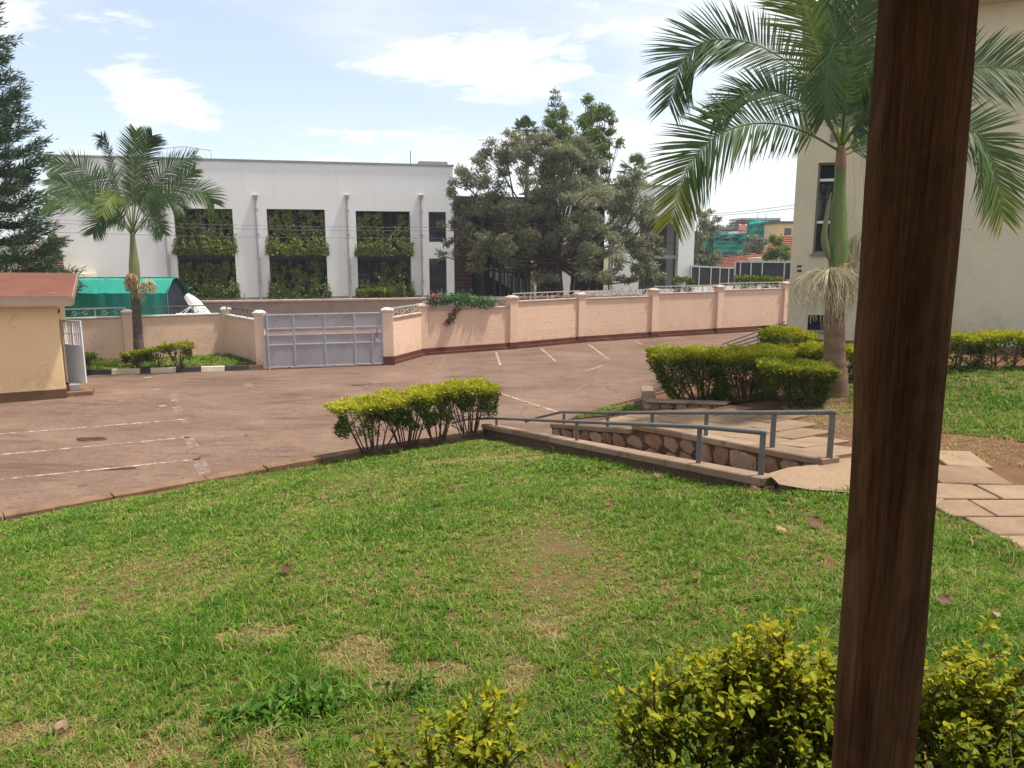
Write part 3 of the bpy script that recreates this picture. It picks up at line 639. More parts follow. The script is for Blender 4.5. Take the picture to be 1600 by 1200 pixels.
pa = thing('paved_path', 'path of worn sandy concrete slabs with soil joints', 'path', (4.5, 9, 1.9))
pa['kind'] = 'structure'; del pa['category']
def slab(corners, th=0.05, lift=0.045):
    tilt = rnd.uniform(-0.008, 0.008)
    c = sum((Vector((x, y, 0)) for x, y in corners), Vector())/4
    low, hi = [], []
    for i, (x, y) in enumerate(corners):
        q = Vector((x, y, 0)); q = c+(q-c)*0.955+Vector((rnd.uniform(-.012, .012), rnd.uniform(-.012, .012), 0))
        z = float(up_h(q.x, q.y)); z = max(z, z)
        low.append((q.x, q.y, z-th)); hi.append((q.x, q.y, z+lift+tilt*(1 if i < 2 else -1)))
    MB().hexa(low+hi).build('slab', 'slab', pa, bevel=0.010)
def uv(u, v): p = Vector((D.x, D.y, 0))+RDIR*u+RPER*v; return (p.x, p.y)
PATHU = [uv(0.25, 0.15), uv(0.4, 1.0), uv(0.9, 1.45), uv(2.6, 2.0), uv(4.8, 2.75), uv(6.3, 2.15), uv(6.6, 1.9), uv(6.9, 0.15)]
u = 0.3; row = 0
while u < 6.9:
    lu = 0.74; v = 0.16 if row % 2 == 0 else -0.3
    while v < 2.7:
        lv = 0.86; v0 = max(v, 0.16); v1 = v+lv
        if v1-v0 > 0.15:
            cc = [uv(u+0.06*v0, v0), uv(u+0.06*v1, v1), uv(u+lu+0.06*v1, v1), uv(u+lu+0.06*v0, v0)]
            cx, cy = sum(p[0] for p in cc)/4, sum(p[1] for p in cc)/4
            if inside(PATHU, np.array([cx]), np.array([cy]))[0]: slab(cc)
        v += lv
    u += lu; row += 1
y = 9.35; row = 0
while y > 1.6:
    ly = 0.52; x = 4.42+(0.0 if y > 7.6 else 0.12)-(0.0 if row % 2 == 0 else 0.38)
    xr = 5.75 if y > 8.6 else 6.6
    while x < xr:
        lx = 0.86; x0 = max(x, 4.43+0.14*max(0, 7.6-y)*0.6); x1 = min(x+lx, xr+0.1)
        if x1-x0 > 0.15 and not (y > 8.75 and x0 < 4.75) and rnd.random() > (0.3 if x0 > 5.7 and y > 7.4 else 0): slab([(x0, y-ly), (x1, y-ly), (x1, y), (x0, y)])
        x += lx
    y -= ly; row += 1
# stone planter that carries the big hedge
pl = thing('stone_planter', 'low stone edged planter under the flared golden hedge', 'planter', (2.9, 15.9, 1.0))
PLA, PLB, PLC = Vector((2.88, 15.85, 0)), Vector((4.35, 14.95, 0)), Vector((3.1, 17.6, 0))
for a, b in ((PLA, PLB), (PLC, PLA)):
    d = (b-a); L = d.length; d /= L; nr = Vector((d.y, -d.x, 0))
    za, zb = float(up_h(a.x, a.y)), float(up_h(b.x, b.y)); ta, tb = za+0.27, max(zb+0.1, za+0.29)
    if a is PLC: ta = tb = float(up_h(PLA.x, PLA.y))+0.265
    MB().hexa([a+Vector((0, 0, za-0.3)), b+Vector((0, 0, zb-0.3)), b-nr*0.2+Vector((0, 0, zb-0.3)), a-nr*0.2+Vector((0, 0, za-0.3)), a+Vector((0, 0, ta-0.051)), b+Vector((0, 0, tb-0.051)), b-nr*0.2+Vector((0, 0, tb-0.051)), a-nr*0.2+Vector((0, 0, ta-0.051))]).build('wall_core', 'mortar', pl)
    MB().hexa([p+Vector((0, 0, z)) for p, z in ((a+nr*0.06, ta-0.05), (b+nr*0.06, tb-0.05), (b-nr*0.22, tb-0.05), (a-nr*0.22, ta-0.05), (a+nr*0.06, ta), (b+nr*0.06, tb), (b-nr*0.22, tb), (a-nr*0.22, ta))]).build('coping', 'coping', pl, bevel=0.01)
    s = 0.03
    while s < L-0.1:
        w = rnd.uniform(0.2, 0.34); t = (s+w/2)/L; zb_, zt_ = lerp(za, zb, t), lerp(ta, tb, t)-0.05
        if zt_-zb_ > 0.06: rough_stone('stone', a+d*(s+w/2)+Vector((0, 0, (zb_+zt_)/2)), w*0.92, (zt_-zb_)*0.95, 0.03, 'stone%d' % rnd.randrange(4), pl, d, nr, int(s*977)+7)
        s += w
soil = MB().add([(PLA.x+.1, PLA.y+.1, 1.17), (PLB.x, PLB.y+.15, 1.50), (6.0, 15.6, 1.62), (5.6, 17.2, 1.45), (3.2, 17.5, 1.17)], [(0, 1, 2, 3, 4)]).build('soil', 'earth', pl)
# earth bank behind the planter down to the lot
rw = MB()
bank = [(0.97, 16.45), (2.4, 17.5), (4.2, 18.0), (7.4, 18.6), (8.2, 23)]
for (x0, y0), (x1, y1) in zip(bank, bank[1:]):
    z0, z1 = float(up_h(x0, y0)), float(up_h(x1, y1))
    rw.hexa([(x0, y0, -0.05), (x1, y1, -0.05), (x1+.05, y1+.18, -0.05), (x0+.02, y0+.18, -0.05), (x0, y0, z0+.03), (x1, y1, z1+.03), (x1+.05, y1+.18, z1+.03), (x0+.02, y0+.18, z0+.03)])
rwo = rw.build('retaining_wall', 'kerb_concrete', org=(2.4, 17.5, 0)); tag(rwo, 'low concrete retaining wall behind the planting bed', 'wall')

# ------------------------------------------------------------------ boundary walls of the compound
def frame(p, q):
    """local frame along p-q: F(s, d, z) with d towards the camera side"""
    p, q = Vector((p[0], p[1], 0)), Vector((q[0], q[1], 0)); d = (q-p).normalized(); n = Vector((d.y, -d.x, 0))
    return (lambda s, o, z: p+d*s+n*o+Vector((0, 0, z))), (q-p).length
block_me = {}
NBLOCK = [0]
def boundary_bay(o, p, q, ztop, zbase, plinth, rail_mat, joined=None, cop='pink_coping', rail_h=0.34):
    F, L = frame(p, q)
    MB().fbox(F, 0, L, -0.09, 0.08, zbase, ztop).build('panel', 'pink_joint', o)
    MB().fbox(F, -0.02, L+0.02, -0.13, 0.14, ztop+0.001, ztop+0.07).build('coping', cop, o, bevel=0.012)
    z = zbase+(plinth or 0.0); ch = 0.205; r = 0
    dx = F(1, 0, 0)-F(0, 0, 0); ang = math.atan2(dx.y, dx.x)
    while z < ztop-0.05:
        h = min(ch, ztop-z-0.004); s = -0.2 if r % 2 else 0.0
        while s < L:
            a, b = max(s, 0.0), min(s+0.42, L)
            if b-a > 0.05:
                key = (round(b-a, 2), round(h, 2))
                if joined is None and NBLOCK[0] < 300:
                    if key not in block_me:
                        me = bpy.data.meshes.new('block'); w2, h2 = (key[0]-0.010)/2, (key[1]-0.008)/2
                        me.from_pydata([(-w2, 0, -h2), (w2, 0, -h2), (w2, 0, h2), (-w2, 0, h2), (-w2+.006, -.0035, -h2+.005), (w2-.006, -.0035, -h2+.005), (w2-.006, -.0035, h2-.005), (-w2+.006, -.0035, h2-.005)], [], [(4, 5, 6, 7), (0, 1, 5, 4), (1, 2, 6, 5), (2, 3, 7, 6), (3, 0, 4, 7)])
                        me.materials.append(MATS['pink_wall']); block_me[key] = me
                    b_ = bpy.data.objects.new('block', block_me[key]); COL.objects.link(b_); b_.parent = o
                    b_.location = F((a+b)/2, 0.08+rnd.uniform(-.0015, .0015), z+h/2)-ORG[o.name]; b_.rotation_euler = (0, 0, ang); NBLOCK[0] += 1
                else:
                    (joined or REST).fbox(F, a+0.005, b-0.005, 0.07, 0.0835+rnd.uniform(-.0015, .0015), z+0.004, z+h-0.004)
            s += 0.42
        z += ch; r += 1
    if plinth:
        MB().fbox(F, -0.01, L+0.01, -0.1, 0.115, zbase-0.05, zbase+plinth).build('plinth', 'plinth', o, bevel=0.01)
        MB().fbox(F, -0.01, L+0.01, 0.10, 0.19, zbase-0.05, zbase+plinth*0.42).build('footing', 'plinth', o, bevel=0.012)
    # low wrought-iron scroll rail on the coping
    zb, zt = ztop+0.085, ztop+0.07+rail_h
    MB().fbox(F, 0.05, L-0.05, -0.024, 0.024, zt-0.03, zt+0.018).build('top_rail', rail_mat, o)
    n = max(2, round(L/1.1)); dxl = (L-0.1)/n
    for i in range(n+1):
        s = 0.05+i*dxl; MB().fbox(F, s-0.02, s+0.02, -0.016, 0.016, zb-0.02, zt-0.026).build('baluster', rail_mat, o)
    for i in range(n):
        c = 0.05+(i+0.5)*dxl; m = MB(); H = zt-zb-0.04; zc_ = (zb+zt)/2-0.01
        for sg in (-1, 1):
            pts = []
            for k in range(15):
                a = k/14*1.6*math.pi; rr = lerp(0.40, 0.12, k/14)*H
                pts.append(F(c+sg*(0.30-rr*math.sin(a)*0.9-0.08), 0, zc_+rr*math.cos(a)*(1 if sg > 0 else -1)))
            m.tube(pts, 0.015, 4, cap=False)
        m.tube([F(c-0.36, 0, zc_-0.4*H), F(c, 0, zc_), F(c+0.36, 0, zc_+0.4*H)], 0.010, 4)
        m.build('scroll', rail_mat, o)
def pier(o, p, ztop, w=0.34, mat='pink_wall', cap='pink_coping', zbase=0.0, plinth=0.0, ang=0.0):
    c, s_ = math.cos(ang), math.sin(ang); P = Vector((p[0], p[1], 0))
    G = lambda a, b, z: P+Vector((a*c-b*s_, a*s_+b*c, z))
    h = w/2
    MB().fbox(G, -h, h, -h, h, zbase-0.05, ztop-0.12).build('pier', mat, o, bevel=0.012)
    k = MB(); k.fbox(G, -h-.05, h+.05, -h-.05, h+.05, ztop-0.119, ztop-0.05)
    a = h+.05; k.hexa([G(-a, -a, ztop-0.0495), G(a, -a, ztop-0.0495), G(a, a, ztop-0.0495), G(-a, a, ztop-0.0495), G(-a*.45, -a*.45, ztop+.03), G(a*.45, -a*.45, ztop+.03), G(a*.45, a*.45, ztop+.03), G(-a*.45, a*.45, ztop+.03)])
    k.build('pier_cap', cap, o)
    if plinth: MB().fbox(G, -h-.02, h+.02, -h-.02, h+.02, zbase-0.05, plinth).build('plinth', 'plinth', o)
REST = MB()
lw = thing('boundary_wall', 'peach block boundary wall with scroll railing left of the gate', 'wall', (-15.8, 31, 0), 'peach boundary walls')
WL = [(-26.0, 26.6), (-20.9, 28.8), (-15.8, 31.0), (-12.3, 32.5), (-9.95, 29.75)]
for i, (p, q) in enumerate(zip(WL, WL[1:])):
    if i == 0: continue
    boundary_bay(lw, p, q, 1.85 if i < 3 else 1.80, 0.0, 0, 'rail_white' if i < 2 else 'rail_dark', cop='white_coping')
for p in WL[1:4]: pier(lw, p, 2.16, cap='white_coping', ang=R(24))
pier(lw, (-9.88, 29.5), 2.24, w=0.36, cap='white_coping', ang=R(11))
rwall = thing('boundary_wall', 'stepped peach block boundary wall with dark red plinth right of the gate', 'wall', (0, 35.3, 0), 'peach boundary walls')
WR = [(-4.95, 30.45), (-3.96, 33.1), (0.0, 35.3), (3.4, 37.8), (7.45, 40.0), (11.4, 41.9), (15.8, 44.0), (20.3, 46.2), (25, 48.5)]
WT = [1.85, 1.95, 2.17, 2.14, 2.27, 2.35, 2.45, 2.5]
NBLOCK[0] = 0
for i, (p, q) in enumerate(zip(WR, WR[1:])):
    boundary_bay(rwall, p, q, WT[i], 0.0, 0.30, 'rail_white', joined=None)
for i, p in enumerate(WR[1:], 1):
    pier(rwall, p, max(WT[i-1], WT[min(i, 7)])+0.30, w=0.42, plinth=0.32, ang=R(29))
pier(rwall, (-5.0, 30.35), 2.28, w=0.42, cap='white_coping', ang=R(11), plinth=0.36)
r_ = REST.build('block_courses', 'pink_wall', rwall); r_['kind'] = 'stuff'

# ------------------------------------------------------------------ sheet-metal sliding gate
g0, g1 = at(415, 577, z=0.0), at(601, 570, z=0.0)
F, L = frame((g0.x, g0.y-0.12), (g1.x, g1.y-0.12))
gt = thing('sliding_gate', 'grey sheet metal sliding gate between peach piers', 'gate', tuple(F(0, 0, 0)))
ZG, cols = 2.12, [0.0, 0.255, 0.507, 0.757, 1.0]
rows_ = [(0.10, 0.93), (0.955, 1.30), (1.62, 2.09)]
for a, b in zip(cols, cols[1:]):
    for z0, z1 in rows_: MB().fbox(F, a*L+0.028, b*L-0.028, -0.010, 0.010, z0, z1).build('panel', 'gate_sheet', gt)
def bar(a0, a1, z0, z1, d=0.03, nm='frame_bar'): return MB().fbox(F, a0, a1, -d, d, z0, z1).build(nm, 'gate_frame', gt, bevel=0.006)
for z0 in (0.05, 0.925, 1.30, 1.555, 2.085): bar(0.03, L-0.03, z0, z0+0.055, 0.028)
for c in cols: bar(c*L-0.03+(0.03 if c == 0 else 0)-(0.03 if c == 1 else 0), c*L+0.03+(0.03 if c == 0 else 0)-(0.03 if c == 1 else 0), 0.05, 2.14, 0.031)
bar(0.16, 0.22, 0.0, 2.2, 0.05, 'guide_post')
for k in range(29):
    s = 0.16*1+(k+0.5)/29*(L-0.3); MB().fbox(F, s-0.008, s+0.008, -0.008, 0.008, 1.355, 1.556).build('bar', 'gate_frame', gt)
pd = bar(0.905*L-0.02, 0.905*L+0.02, 0.12, 1.5, 0.036, 'wicket_edge')
MB().fbox(F, 0.945*L-0.012, 0.945*L+0.012, 0.03, 0.055, 1.05, 1.5).build('bolt', 'rail_dark', gt)
MB().fbox(F, 0.945*L-0.035, 0.945*L+0.035, 0.02, 0.06, 1.0, 1.09).build('padlock', 'kerb_white', gt)
for s in (0.2, 0.78): MB().tube([F(s*L, -0.03, 0.04), F(s*L, 0.03, 0.04)], 0.055, 12).build('roller', 'rail_dark', gt)
for k in range(40):
    s = 0.3+k/39*(L-0.5); MB().tube([F(s, 0, 2.13), F(s, 0, 2.20)], [0.008, 0.002], 4).build('spike', 'rail_white', gt)

# ------------------------------------------------------------------ painted kerb in front of the verge
pk = thing('painted_kerb', 'black and white painted kerb in front of the palm verge', 'kerb', (-13, 28.7, 0))
edges = [(92, 0), (128, 1), (174, 0), (219, 1), (235, 0), (275, 1), (314, 0), (351, 1), (388, 2), (410, 2)]
pts = [at(x, lerp(587.5, 578, (x-92)/(410-92)), z=0.0) for x, _ in edges]
for i, ((_, c), p, q) in enumerate(zip(edges, pts, pts[1:])):
    F, L = frame((p.x, p.y), (q.x, q.y))
    n = max(1, round(L/1.0))
    for k in range(n):
        a, b = k*L/n+0.006, (k+1)*L/n-0.006
        MB().hexa([F(a, 0, -.03), F(b, 0, -.03), F(b, -0.16, -.03), F(a, -0.16, -.03), F(a, -0.025, .19), F(b, -0.025, .19), F(b, -0.16, .19), F(a, -0.16, .19)]).build('kerbstone', ('kerb_white', 'kerb_black', 'kerb_concrete')[c], pk, bevel=0.012)

# ------------------------------------------------------------------ guard house
ga = R(27); gc = Vector((-14.02, 23.3, 0))
def G(a, b, z): return gc+Vector((math.cos(ga), math.sin(ga), 0))*a+Vector((-math.sin(ga), math.cos(ga), 0))*b+Vector((0, 0, z))   # a along the front (negative = left), b to the back
gh = thing('guardhouse', 'small ochre guardhouse with rusty red sloping roof', 'guardhouse', tuple(gc))
m = MB()
m.fbox(G, -6.5, -0.0, 0, 0.18, 0.3, 3.2)                 # front wall
m.fbox(G, -0.18, 0.0, 0.181, 0.35, 0.3, 3.3); m.fbox(G, -0.18, 0, 1.25, 3.4, 0.3, 3.35); m.fbox(G, -0.18, 0, 0.351, 1.249, 2.42, 3.3)
m.fbox(G, -6.5, -0.181, 3.2, 3.4, 0.3, 3.4)
m.build('wall', 'guard_wall', gh)
MB().fbox(G, -6.52, 0.025, -0.025, 3.42, -0.05, 0.3).build('plinth', 'guard_base', gh)
rf = MB(); ov = 0.45
rf.hexa([G(-7, -ov, 3.30), G(ov, -ov, 3.14), G(ov, 3.9, 3.72), G(-7, 3.9, 3.88), G(-7, -ov, 3.36), G(ov, -ov, 3.20), G(ov, 3.9, 3.78), G(-7, 3.9, 3.94)])
rfo = rf.build('roof', 'rust_roof', gh)
MB().hexa([G(-7, -ov-.03, 3.05), G(ov-0.02, -ov-.03, 2.90), G(ov-0.02, -ov-.002, 2.90), G(-7, -ov-.002, 3.05), G(-7, -ov-.03, 3.34), G(ov+.03, -ov-.03, 3.19), G(ov+.03, -ov-.002, 3.19), G(-7, -ov-.002, 3.34)]).build('fascia', 'fascia', gh)
MB().hexa([G(ov, -ov, 2.92), G(ov+.03, -ov, 2.92), G(ov+.03, 3.9, 3.5), G(ov, 3.9, 3.5), G(ov+.002, -ov, 3.19), G(ov+.03, -ov, 3.19), G(ov+.03, 3.9, 3.76), G(ov+.002, 3.9, 3.76)]).build('fascia', 'fascia', gh)
for zz in (2.62, 2.86):                                  # vent holes above the door, dark
    MB().fbox(G, 0.001, 0.014, 0.42, 0.62, zz, zz+0.13).build('vent', 'dark_frame', gh)
    MB().fbox(G, 0.001, 0.014, 0.82, 1.02, zz, zz+0.13).build('vent', 'dark_frame', gh)
# door leaf standing ajar, hinged at the far jamb
hp = G(0.03, 1.22, 0); da = ga+R(-90+40)
def Dr(s, t, z): return hp+Vector((math.cos(da), math.sin(da), 0))*s+Vector((-math.sin(da), math.cos(da), 0))*t+Vector((0, 0, z))
dr = MB().fbox(Dr, 0.05, 0.80, -0.012, 0.012, 0.38, 1.52).build('door', 'door_white', gh)
for a, b, z0, z1 in ((0, 0.05, 0.34, 2.36), (0.80, 0.85, 0.34, 2.36), (0.051, 0.799, 0.34, 0.379), (0.051, 0.799, 1.521, 1.58), (0.051, 0.799, 2.31, 2.36), (0.40, 0.45, 1.581, 2.309), (0.051, 0.799, 0.93, 0.965)):
    MB().fbox(Dr, a, b, -0.022, 0.022, z0, z1).build('door_frame', 'door_white', dr)
for s in (0.12, 0.21, 0.30, 0.53, 0.62, 0.71): MB().fbox(Dr, s-.008, s+.008, -.008, .008, 1.581, 2.309).build('grille_bar', 'door_white', dr)
MB().fbox(Dr, 0.051, 0.799, -.006, .006, 1.93, 1.95).build('grille_bar', 'door_white', dr)
MB().fbox(Dr, 0.70, 0.76, 0.012, 0.05, 1.25, 1.34).build('handle', 'rail_dark', dr)
MB().fbox(G, 0.02, 0.75, 0.2, 1.2, -0.02, 0.14).build('step', 'kerb_concrete', gh, bevel=0.015)
MB().fbox(G, 0.08, 0.40, 0.45, 0.85, 0.141, 0.34).build('step', 'bare_concrete', gh, bevel=0.015)

# ------------------------------------------------------------------ white two-storey building across the street
u0 = Vector((-17.5, 51.0, 0)); ud = Vector((0.972, 0.233, 0)).normalized(); un = Vector((ud.y, -ud.x, 0))
u0 = u0-ud*11.6
def Wf(s, d, z): return u0+ud*s-un*d+Vector((0, 0, z))        # s along facade, d inwards
def fac(px, py, dd=0.0):
    r = ray(px, py); c = Vector((0, 0, CAM_Z)); o = u0-un*dd
    t = (o-c).dot(un)/r.dot(un); p = c+r*t
    return (p-u0).dot(ud), p.z
wb = thing('white_building', 'long white two storey building with plant filled bays and brown screens', 'building', tuple(Wf(0, 0, 0)))
def wall_with_holes(name, s0, s1, z0, z1, holes, th, mat, parent, d0=0.0):
    xs = sorted({s0, s1, *[h[0] for h in holes], *[h[1] for h in holes]})
    mb = MB()
    for a, b in zip(xs, xs[1:]):
        cuts = sorted((h[2], h[3]) for h in holes if h[0] <= a+1e-6 and h[1] >= b-1e-6)
        z = z0
        for c0, c1 in cuts:
            if c0 > z+1e-4: mb.fbox(Wf, a, b, d0+th, d0, z, c0)
            z = c1
        if z < z1-1e-4: mb.fbox(Wf, a, b, d0+th, d0, z, z1)
    return mb.build(name, mat, parent)
def hole(x0, x1, yt, yb):
    xm = (yt+yb)/2; s0 = fac(x0, xm)[0]; s1 = fac(x1, xm)[0]
    return (s0, s1, fac((x0+x1)/2, yb)[1], fac((x0+x1)/2, yt)[1])
big = [hole(276, 367, 326, 465), hole(420, 510, 327, 465), hole(558, 642, 330, 464)]
small = [hole(670, 697, 331, 378), hole(671, 698, 404, 464)]
sL, sR = 0.0, fac(709.5, 400)[0]
ZT = 10.25
wall_with_holes('wall', sL, sR, 0.0, ZT, big+small, 0.45, 'white_wall', wb)
MB().fbox(Wf, sL-.06, sR+.06, 12, -.07, ZT+.001, ZT+0.13).build('parapet_cap', 'grey_trim', wb)
MB().fbox(Wf, sL, sL+.4, 11.9, 0.451, 0, ZT).build('wall', 'white_wall', wb)
MB().fbox(Wf, sR-.4, sR, 11.9, 0.451, 0, ZT).build('wall', 'white_wall', wb)
MB().fbox(Wf, sL+.401, sR-.401, 11.9, 0.452, 9.2, 9.4).build('roof', 'bare_concrete', wb)
MB().fbox(Wf, sL-.01, sR+.01, 0.5, -.04, 0.0, big[0][2]-0.02).build('base_band', 'grey_trim', wb)
for h in big:
    s0, s1, z0, z1 = h; zm = fac(0, 0) and lerp(z0, z1, 0.47)
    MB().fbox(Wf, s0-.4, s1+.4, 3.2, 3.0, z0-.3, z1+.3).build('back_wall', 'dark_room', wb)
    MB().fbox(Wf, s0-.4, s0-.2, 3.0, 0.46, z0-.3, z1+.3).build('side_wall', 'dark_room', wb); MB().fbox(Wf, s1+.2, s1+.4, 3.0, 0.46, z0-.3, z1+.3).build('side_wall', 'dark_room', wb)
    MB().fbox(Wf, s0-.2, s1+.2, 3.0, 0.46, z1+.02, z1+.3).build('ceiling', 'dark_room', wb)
    MB().fbox(Wf, s0, s1, 0.9, 0.28, zm-.20, zm+.20).build('floor_beam', 'dark_frame', wb)
    MB().fbox(Wf, s0, s1, 0.27, 0.24, zm+.20, zm+.235).build('edge_rail', 'gate_frame', wb)
    for t in (0.0, 0.48, 1.0): MB().fbox(Wf, lerp(s0+.04, s1-.04, t)-.04, lerp(s0+.04, s1-.04, t)+.04, 0.62, 0.54, z0, z1).build('mullion', 'dark_frame', wb)
    for k in range(7): s = lerp(s0, s1, (k+.5)/7); MB().fbox(Wf, s-.012, s+.012, 0.50, 0.48, z0, z1).build('trellis_wire', 'wire', wb)
    MB().fbox(Wf, s0, s1, 0.45, 0.06, z0-.3, z0+.12).build('planter_box', 'dark_frame', wb); MB().fbox(Wf, s0, s1, 0.24, 0.10, zm+.2, zm+.32).build('planter_box', 'dark_frame', wb)
for s0, s1, z0, z1 in small:
    w = MB().fbox(Wf, s0, s1, 0.2, 0.16, z0, z1).build('window', 'glass_dark', wb)
    for z in ([lerp(z0, z1, .33)] if z1-z0 < 3 else [z0+.35]): MB().fbox(Wf, s0, s1, 0.159, 0.13, z-.03, z+.03).build('glazing_bar', 'dark_frame', w)
    for a, b in ((s0, s0+.05), (s1-.05, s1)): MB().fbox(Wf, a, b, 0.159, 0.12, z0, z1).build('frame', 'dark_frame', w)
for xt, xb in ((258, 265), (399, 408), (541, 548), (656, 662)):
    s0, zt = fac(xt, 305); s0 = (fac(xt, 305)[0]+fac(xb, 465)[0])/2
    dp = MB().tube([Wf(s0, -.10, zt-.25), Wf(s0, -.10, 1.0)], 0.085, 10).build('downpipe', 'pipe_grey', wb, smooth=False)
    h = MB(); h.hexa([Wf(s0-.10, -.02, zt-.3), Wf(s0+.10, -.02, zt-.3), Wf(s0+.10, -.19, zt-.3), Wf(s0-.10, -.19, zt-.3), Wf(s0-.17, -.01, zt), Wf(s0+.17, -.01, zt), Wf(s0+.17, -.26, zt), Wf(s0-.17, -.26, zt)]).build('hopper', 'pipe_grey', dp)
    for k in range(4): MB().fbox(Wf, s0-.12, s0+.12, -.01, -.19, 2.4+k*1.6, 2.47+k*1.6).build('bracket', 'pipe_grey', dp)
# recessed centre: brown slatted screens, black columns, glass
cz1 = 8.35; sC0, sC1 = sR+.02, fac(868, 400)[0]
MB().fbox(Wf, sC0, sC1+.2, 9, 0.9, cz1-.35, cz1).build('roof', 'dark_frame', wb)
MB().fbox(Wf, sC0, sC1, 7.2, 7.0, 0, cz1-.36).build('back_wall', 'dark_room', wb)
MB().fbox(Wf, sC0, sC1, 6.9, 1.5, 4.55, 4.95).build('floor_beam', 'dark_frame', wb)
gz = fac(0, 0)
for a_px, b_px, y0, y1 in ((738, 755, 341, 393), (757, 760, 341, 393)):
    pass
def screen(s0, s1, d, z0, z1):
    sc = MB(); 
    for s in (s0+.04, (s0+s1)/2, s1-.04): MB().fbox(Wf, s-.04, s+.04, d+.09, d, z0, z1).build('screen_post', 'brown_wood', wb)
    z = z0+.1
    while z < z1-.1:
        MB().hexa([Wf(s0, d-.02, z), Wf(s1, d-.02, z), Wf(s1, d-.16, z+.10), Wf(s0, d-.16, z+.10), Wf(s0, d-.02, z+.04), Wf(s1, d-.02, z+.04), Wf(s1, d-.16, z+.14), Wf(s0, d-.16, z+.14)]).build('slat', 'brown_wood', wb)
        z += 0.27
    MB().fbox(Wf, s0, s1, d+.14, d+.10, z0, z1).build('screen_back', 'dark_room', wb)
screen(sC0+.05, fac(738, 400)[0], 0.5, 1.0, 8.0)
screen(fac(838, 400, 1)[0], fac(868, 400, 1)[0]-.1, 0.8, 1.0, 8.0)
screen(fac(775, 400, 1)[0], fac(838, 400, 1)[0], 0.9, 5.4, 8.0)
for px in (754, 772, 782, 800, 811, 822):
    s0 = fac(px, 430, 1.2)[0]; MB().fbox(Wf, s0-.11, s0+.11, 1.4, 1.18, 0.5, cz1-.36).build('column', 'dark_frame', wb)
for px in (788, 794, 806, 817, 827): s0 = fac(px, 430, 2)[0]; MB().fbox(Wf, s0-.05, s0+.05, 2.1, 2.0, 1.0, 4.5).build('batten', 'brown_wood', wb)
MB().fbox(Wf, fac(740, 400, 3)[0], fac(770, 400, 3)[0], 3.05, 3.0, 1.0, 8.0).build('window', 'glass_dark', wb)
st = MB(); sa, sb = fac(765, 440, 3)[0], fac(835, 440, 3)[0]
st.hexa([Wf(sa, 3, 2.6), Wf(sb, 3, .5), Wf(sb, 3.1, .5), Wf(sa, 3.1, 2.6), Wf(sa, 3, 3.5), Wf(sb, 3, 1.9), Wf(sb, 3.1, 1.9), Wf(sa, 3.1, 3.5)]).build('stair_wall', 'white_wall', wb)
# right wing
sD0, sD1 = fac(868, 420)[0], fac(1084, 400)[0]; ZW = 9.2
h4 = [hole(893, 958, 322, 456), hole(999, 1060, 340, 452)]
wall_with_holes('wall', sD0, sD1, 0.0, ZW, h4, 0.45, 'white_wall', wb)
MB().fbox(Wf, sD0-.05, sD1+.06, 11, -.07, ZW+.001, ZW+.12).build('parapet_cap', 'grey_trim', wb)
MB().fbox(Wf, sD1-.4, sD1, 11, 0.451, 0, ZW).build('wall', 'white_wall', wb)
MB().fbox(Wf, sD0, sD1-.41, 11, 0.452, 8.3, 8.5).build('roof', 'bare_concrete', wb)
for i, (s0, s1, z0, z1) in enumerate(h4):
    MB().fbox(Wf, s0-.4, s1+.4, 3.2, 3.0, z0-.3, z1+.3).build('back_wall', 'bare_concrete' if i else 'dark_room', wb)
    zm = lerp(z0, z1, .46)
    MB().fbox(Wf, s0, s1, 3.0, 0.1, zm-.16, zm+.10).build('floor_beam', 'bare_concrete' if i else 'dark_frame', wb)
    for t in (0.02, 0.5, 0.98): MB().fbox(Wf, lerp(s0, s1, t)-.04, lerp(s0, s1, t)+.04, 0.62, 0.54, z0, z1).build('mullion', 'dark_frame', wb)
    for zz in (zm+.5, zm+1.0): MB().fbox(Wf, s0, s1, 0.3, 0.26, zz, zz+.04).build('rail', 'dark_frame', wb)
    MB().fbox(Wf, s0-.2, s1+.2, 3.0, 0.46, z1+.02, z1+.2).build('ceiling', 'dark_room', wb)
# rooftop bits
rb = MB(); s0 = fac(680, 258)[0]
rb.fbox(Wf, s0-1.0, s0+1.0, 1.9, .9, ZT+.14, ZT+.42); rb.build('roof_hatch', 'grey_trim', wb)
MB().tube([Wf(fac(644, 250)[0], 1, ZT+.13), Wf(fac(644, 250)[0], 1, ZT+1.1)], 0.03, 6).build('antenna', 'wire', wb)
ta = fac(285, 240)[0]
m = MB()
for s in (ta-1.6, ta+1.6): m.tube([Wf(s, 1, ZT+.1), Wf(s, 1, ZT+.75), Wf(ta, 1, ZT+.95)], 0.03, 6)
m.build('roof_frame', 'pipe_grey', wb)

